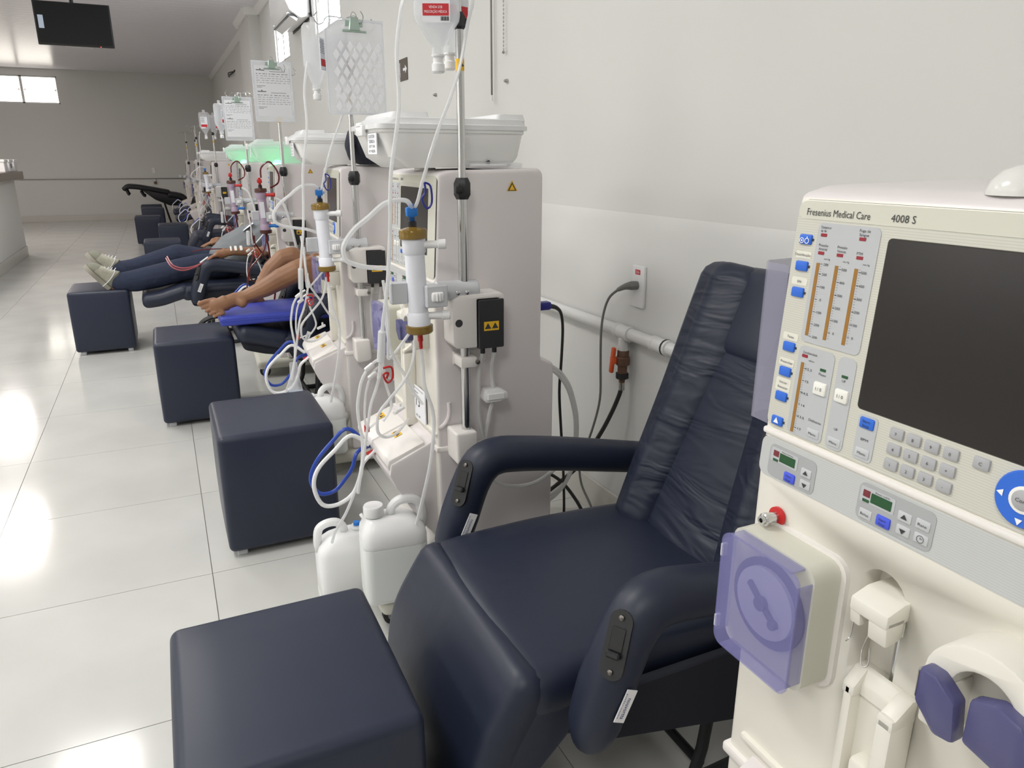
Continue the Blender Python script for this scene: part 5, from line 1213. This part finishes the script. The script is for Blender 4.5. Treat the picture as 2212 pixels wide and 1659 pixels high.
for i in range(60): g.lathe([(.0015, -.006), (.004, -.003), (.004, .003), (.0015, .006)], (WALL_X-.015, 3.31, 1.90+.0165*i), (0, 0, 1), 6)
tag(g.build('links', 'steel', ch), kind='stuff')
MB().lathe([(.003, 0), (.008, .006), (.003, .014)], (WALL_X-.015, 3.31, 1.882), (0, 0, 1), 10).build('end_ball', 'steel', ch)
for i, (y, z, l) in enumerate(((3.296, 1.766, 'small metal wall screw below the bead chain'), (4.276, 1.776, 'small metal wall screw between the exit sign and the bead chain'))):
    t = solo('wall_screw', MB().lathe([(.010, 0), (.010, -.006), (.006, -.016), (.004, -.02)], (WALL_X-.001, y, z), (1, 0, 0), 10), 'steel', l, 'screw', org=(WALL_X-.001, y, z))
# air conditioner
ac = thing('air_conditioner', 'white split air conditioner high on the wall between the windows', 'air conditioner', (WALL_X, 8.2, 2.70), world=True)
prof = [(WALL_X-.005, 2.72), (WALL_X-.10, 2.70), (WALL_X-.20, 2.76), (WALL_X-.235, 2.84), (WALL_X-.235, 3.0), (WALL_X-.21, 3.03), (WALL_X-.005, 3.03)]
MB().prism(prof, 'y', 7.75, 8.75, .012, 3).build('casing', 'plastic_white', ac)
MB().prism([(WALL_X-.115, 2.697), (WALL_X-.205, 2.752), (WALL_X-.225, 2.735), (WALL_X-.13, 2.675)], 'y', 7.80, 8.70, .003, 1).build('louvre', 'plastic_white', ac)
MB().box2(WALL_X-.21, WALL_X-.12, 7.79, 8.71, 2.715, 2.735).build('air_slot', 'tv_black', ac)
MB().box2(WALL_X-.006, WALL_X-.001, 7.72, 8.78, 2.70, 3.05).build('back_plate', 'tv_black', ac)
MB().tube([(WALL_X-.02, 7.74, 2.74), (WALL_X-.02, 7.60, 2.66)], .008, 8).build('pipe_end', 'rubber', ac)
g = MB().text('INVERTER', (WALL_X-.15, 7.7475, 2.95), .02, FY).quad((WALL_X-.15, 7.7475, 2.92), .06, .006, FY).quad((WALL_X-.15, 7.7475, 2.90), .06, .006, FY)
g.build('lettering', 'ink', ac)
# cable stub on the far wall
solo('cable_end', MB().tube([(WALL_X-.001, 15.0, 2.95), (WALL_X-.05, 15.2, 2.91), (WALL_X-.06, 15.6, 2.92), (WALL_X-.01, 16.2, 2.95)], .012, 8).tube([(WALL_X-.01, 15.1, 2.94), (WALL_X-.08, 15.4, 2.94), (WALL_X-.03, 16.0, 2.96)], .01, 8), 'cord_black', 'loose dark cable end sticking out of the wall near the corner', 'cable')
# television hanging from the ceiling
tv = thing('television', 'black flat television hanging from the ceiling bracket', 'television', (-.61, 10.0, 2.61))
MB().box((0, .02, .215), (.735, .04, .435), .006, 2).build('case', 'tv_black', tv)
MB().box((0, -.001, .22), (.71, .003, .405), .001, 1).build('screen', 'tv_screen', tv)
MB().box((-.31, -.0035, .225), (.05, .001, .13), .0003, 1).build('energy_label', 'sticker', tv)
MB().box((.23, -.002, .002), (.008, .004, .006)).build('standby_light', 'led_spot', tv)
br = MB().box((0, .06, .30), (.2, .04, .2), .004, 1).cyl((0, .07, .35), (0, .07, CEIL-2.61), .022, 14).box((0, .07, CEIL-2.61-.01), (.14, .14, .02), .003, 1).build('bracket', 'tv_black', tv)
ob = thing('ceiling_box', 'flat white box under the ceiling with a small red light', 'box', (-.95, 15.9, CEIL-.06))
MB().box((0, 0, .03), (.42, .3, .06), .006, 2).build('case', 'plastic_white', ob)
MB().box((-.19, -.152, .02), (.015, .004, .015)).build('red_light', 'led_spot', ob)
# socket and tap on the back wall
bs = thing('wall_socket', 'small pale socket on the back wall', 'socket', (-.04, BACK_Y-.001, 1.1))
MB().box((0, -.008, .06), (.08, .014, .13), .003, 1).build('plate', 'plastic_white', bs)
bt = thing('tap', 'small dark tap stub on the back wall', 'tap', (-.04, BACK_Y-.03, .82))
MB().cyl((0, 0, .08), (0, 0, .02), .03, 10).build('valve_body', 'brown_plastic', bt); MB().cyl((0, 0, .13), (0, 0, .08), .022, 10).build('branch', 'pvc_pipe', bt)
# reception counter on the left with white boxes
cn = thing('reception_counter', 'white reception counter with granite top across the aisle', 'counter', (-2.6, 11.2, 0))
MB().box2(-.66, .66, -2.3, 2.3, .145, 1.13, .004, 1).build('body', 'wall_paint', cn)
MB().box2(-.67, .67, -2.31, 2.31, 0, .145, .003, 1).build('plinth', 'skirting', cn)
MB().box2(-.76, .78, -2.38, 2.38, 1.13, 1.245, .006, 1).build('worktop', 'granite', cn)
for i, (y, w_) in enumerate(((13.25, .26), (12.85, .3), (12.45, .26))):
    t = thing('storage_box', ['white storage box at the end of the granite counter', 'white storage box with printed label on the granite counter', 'white storage box behind the labelled one on the granite counter'][i], 'box', (-2.0, y, 1.246), 0, 'boxes on the counter')
    MB().box((0, 0, .07), (.30, w_, .14), .006, 1).build('body', 'plastic_white', t); MB().box((0, 0, .15), (.32, w_+.02, .035), .006, 2).build('lid', 'tray_white', t)
    if i == 1: MB().quad((.151, 0, .08), .07, .06, (Vector((0, 1, 0)), Vector((0, 0, 1)), Vector((1, 0, 0)))).build('label_card', 'ink', t)
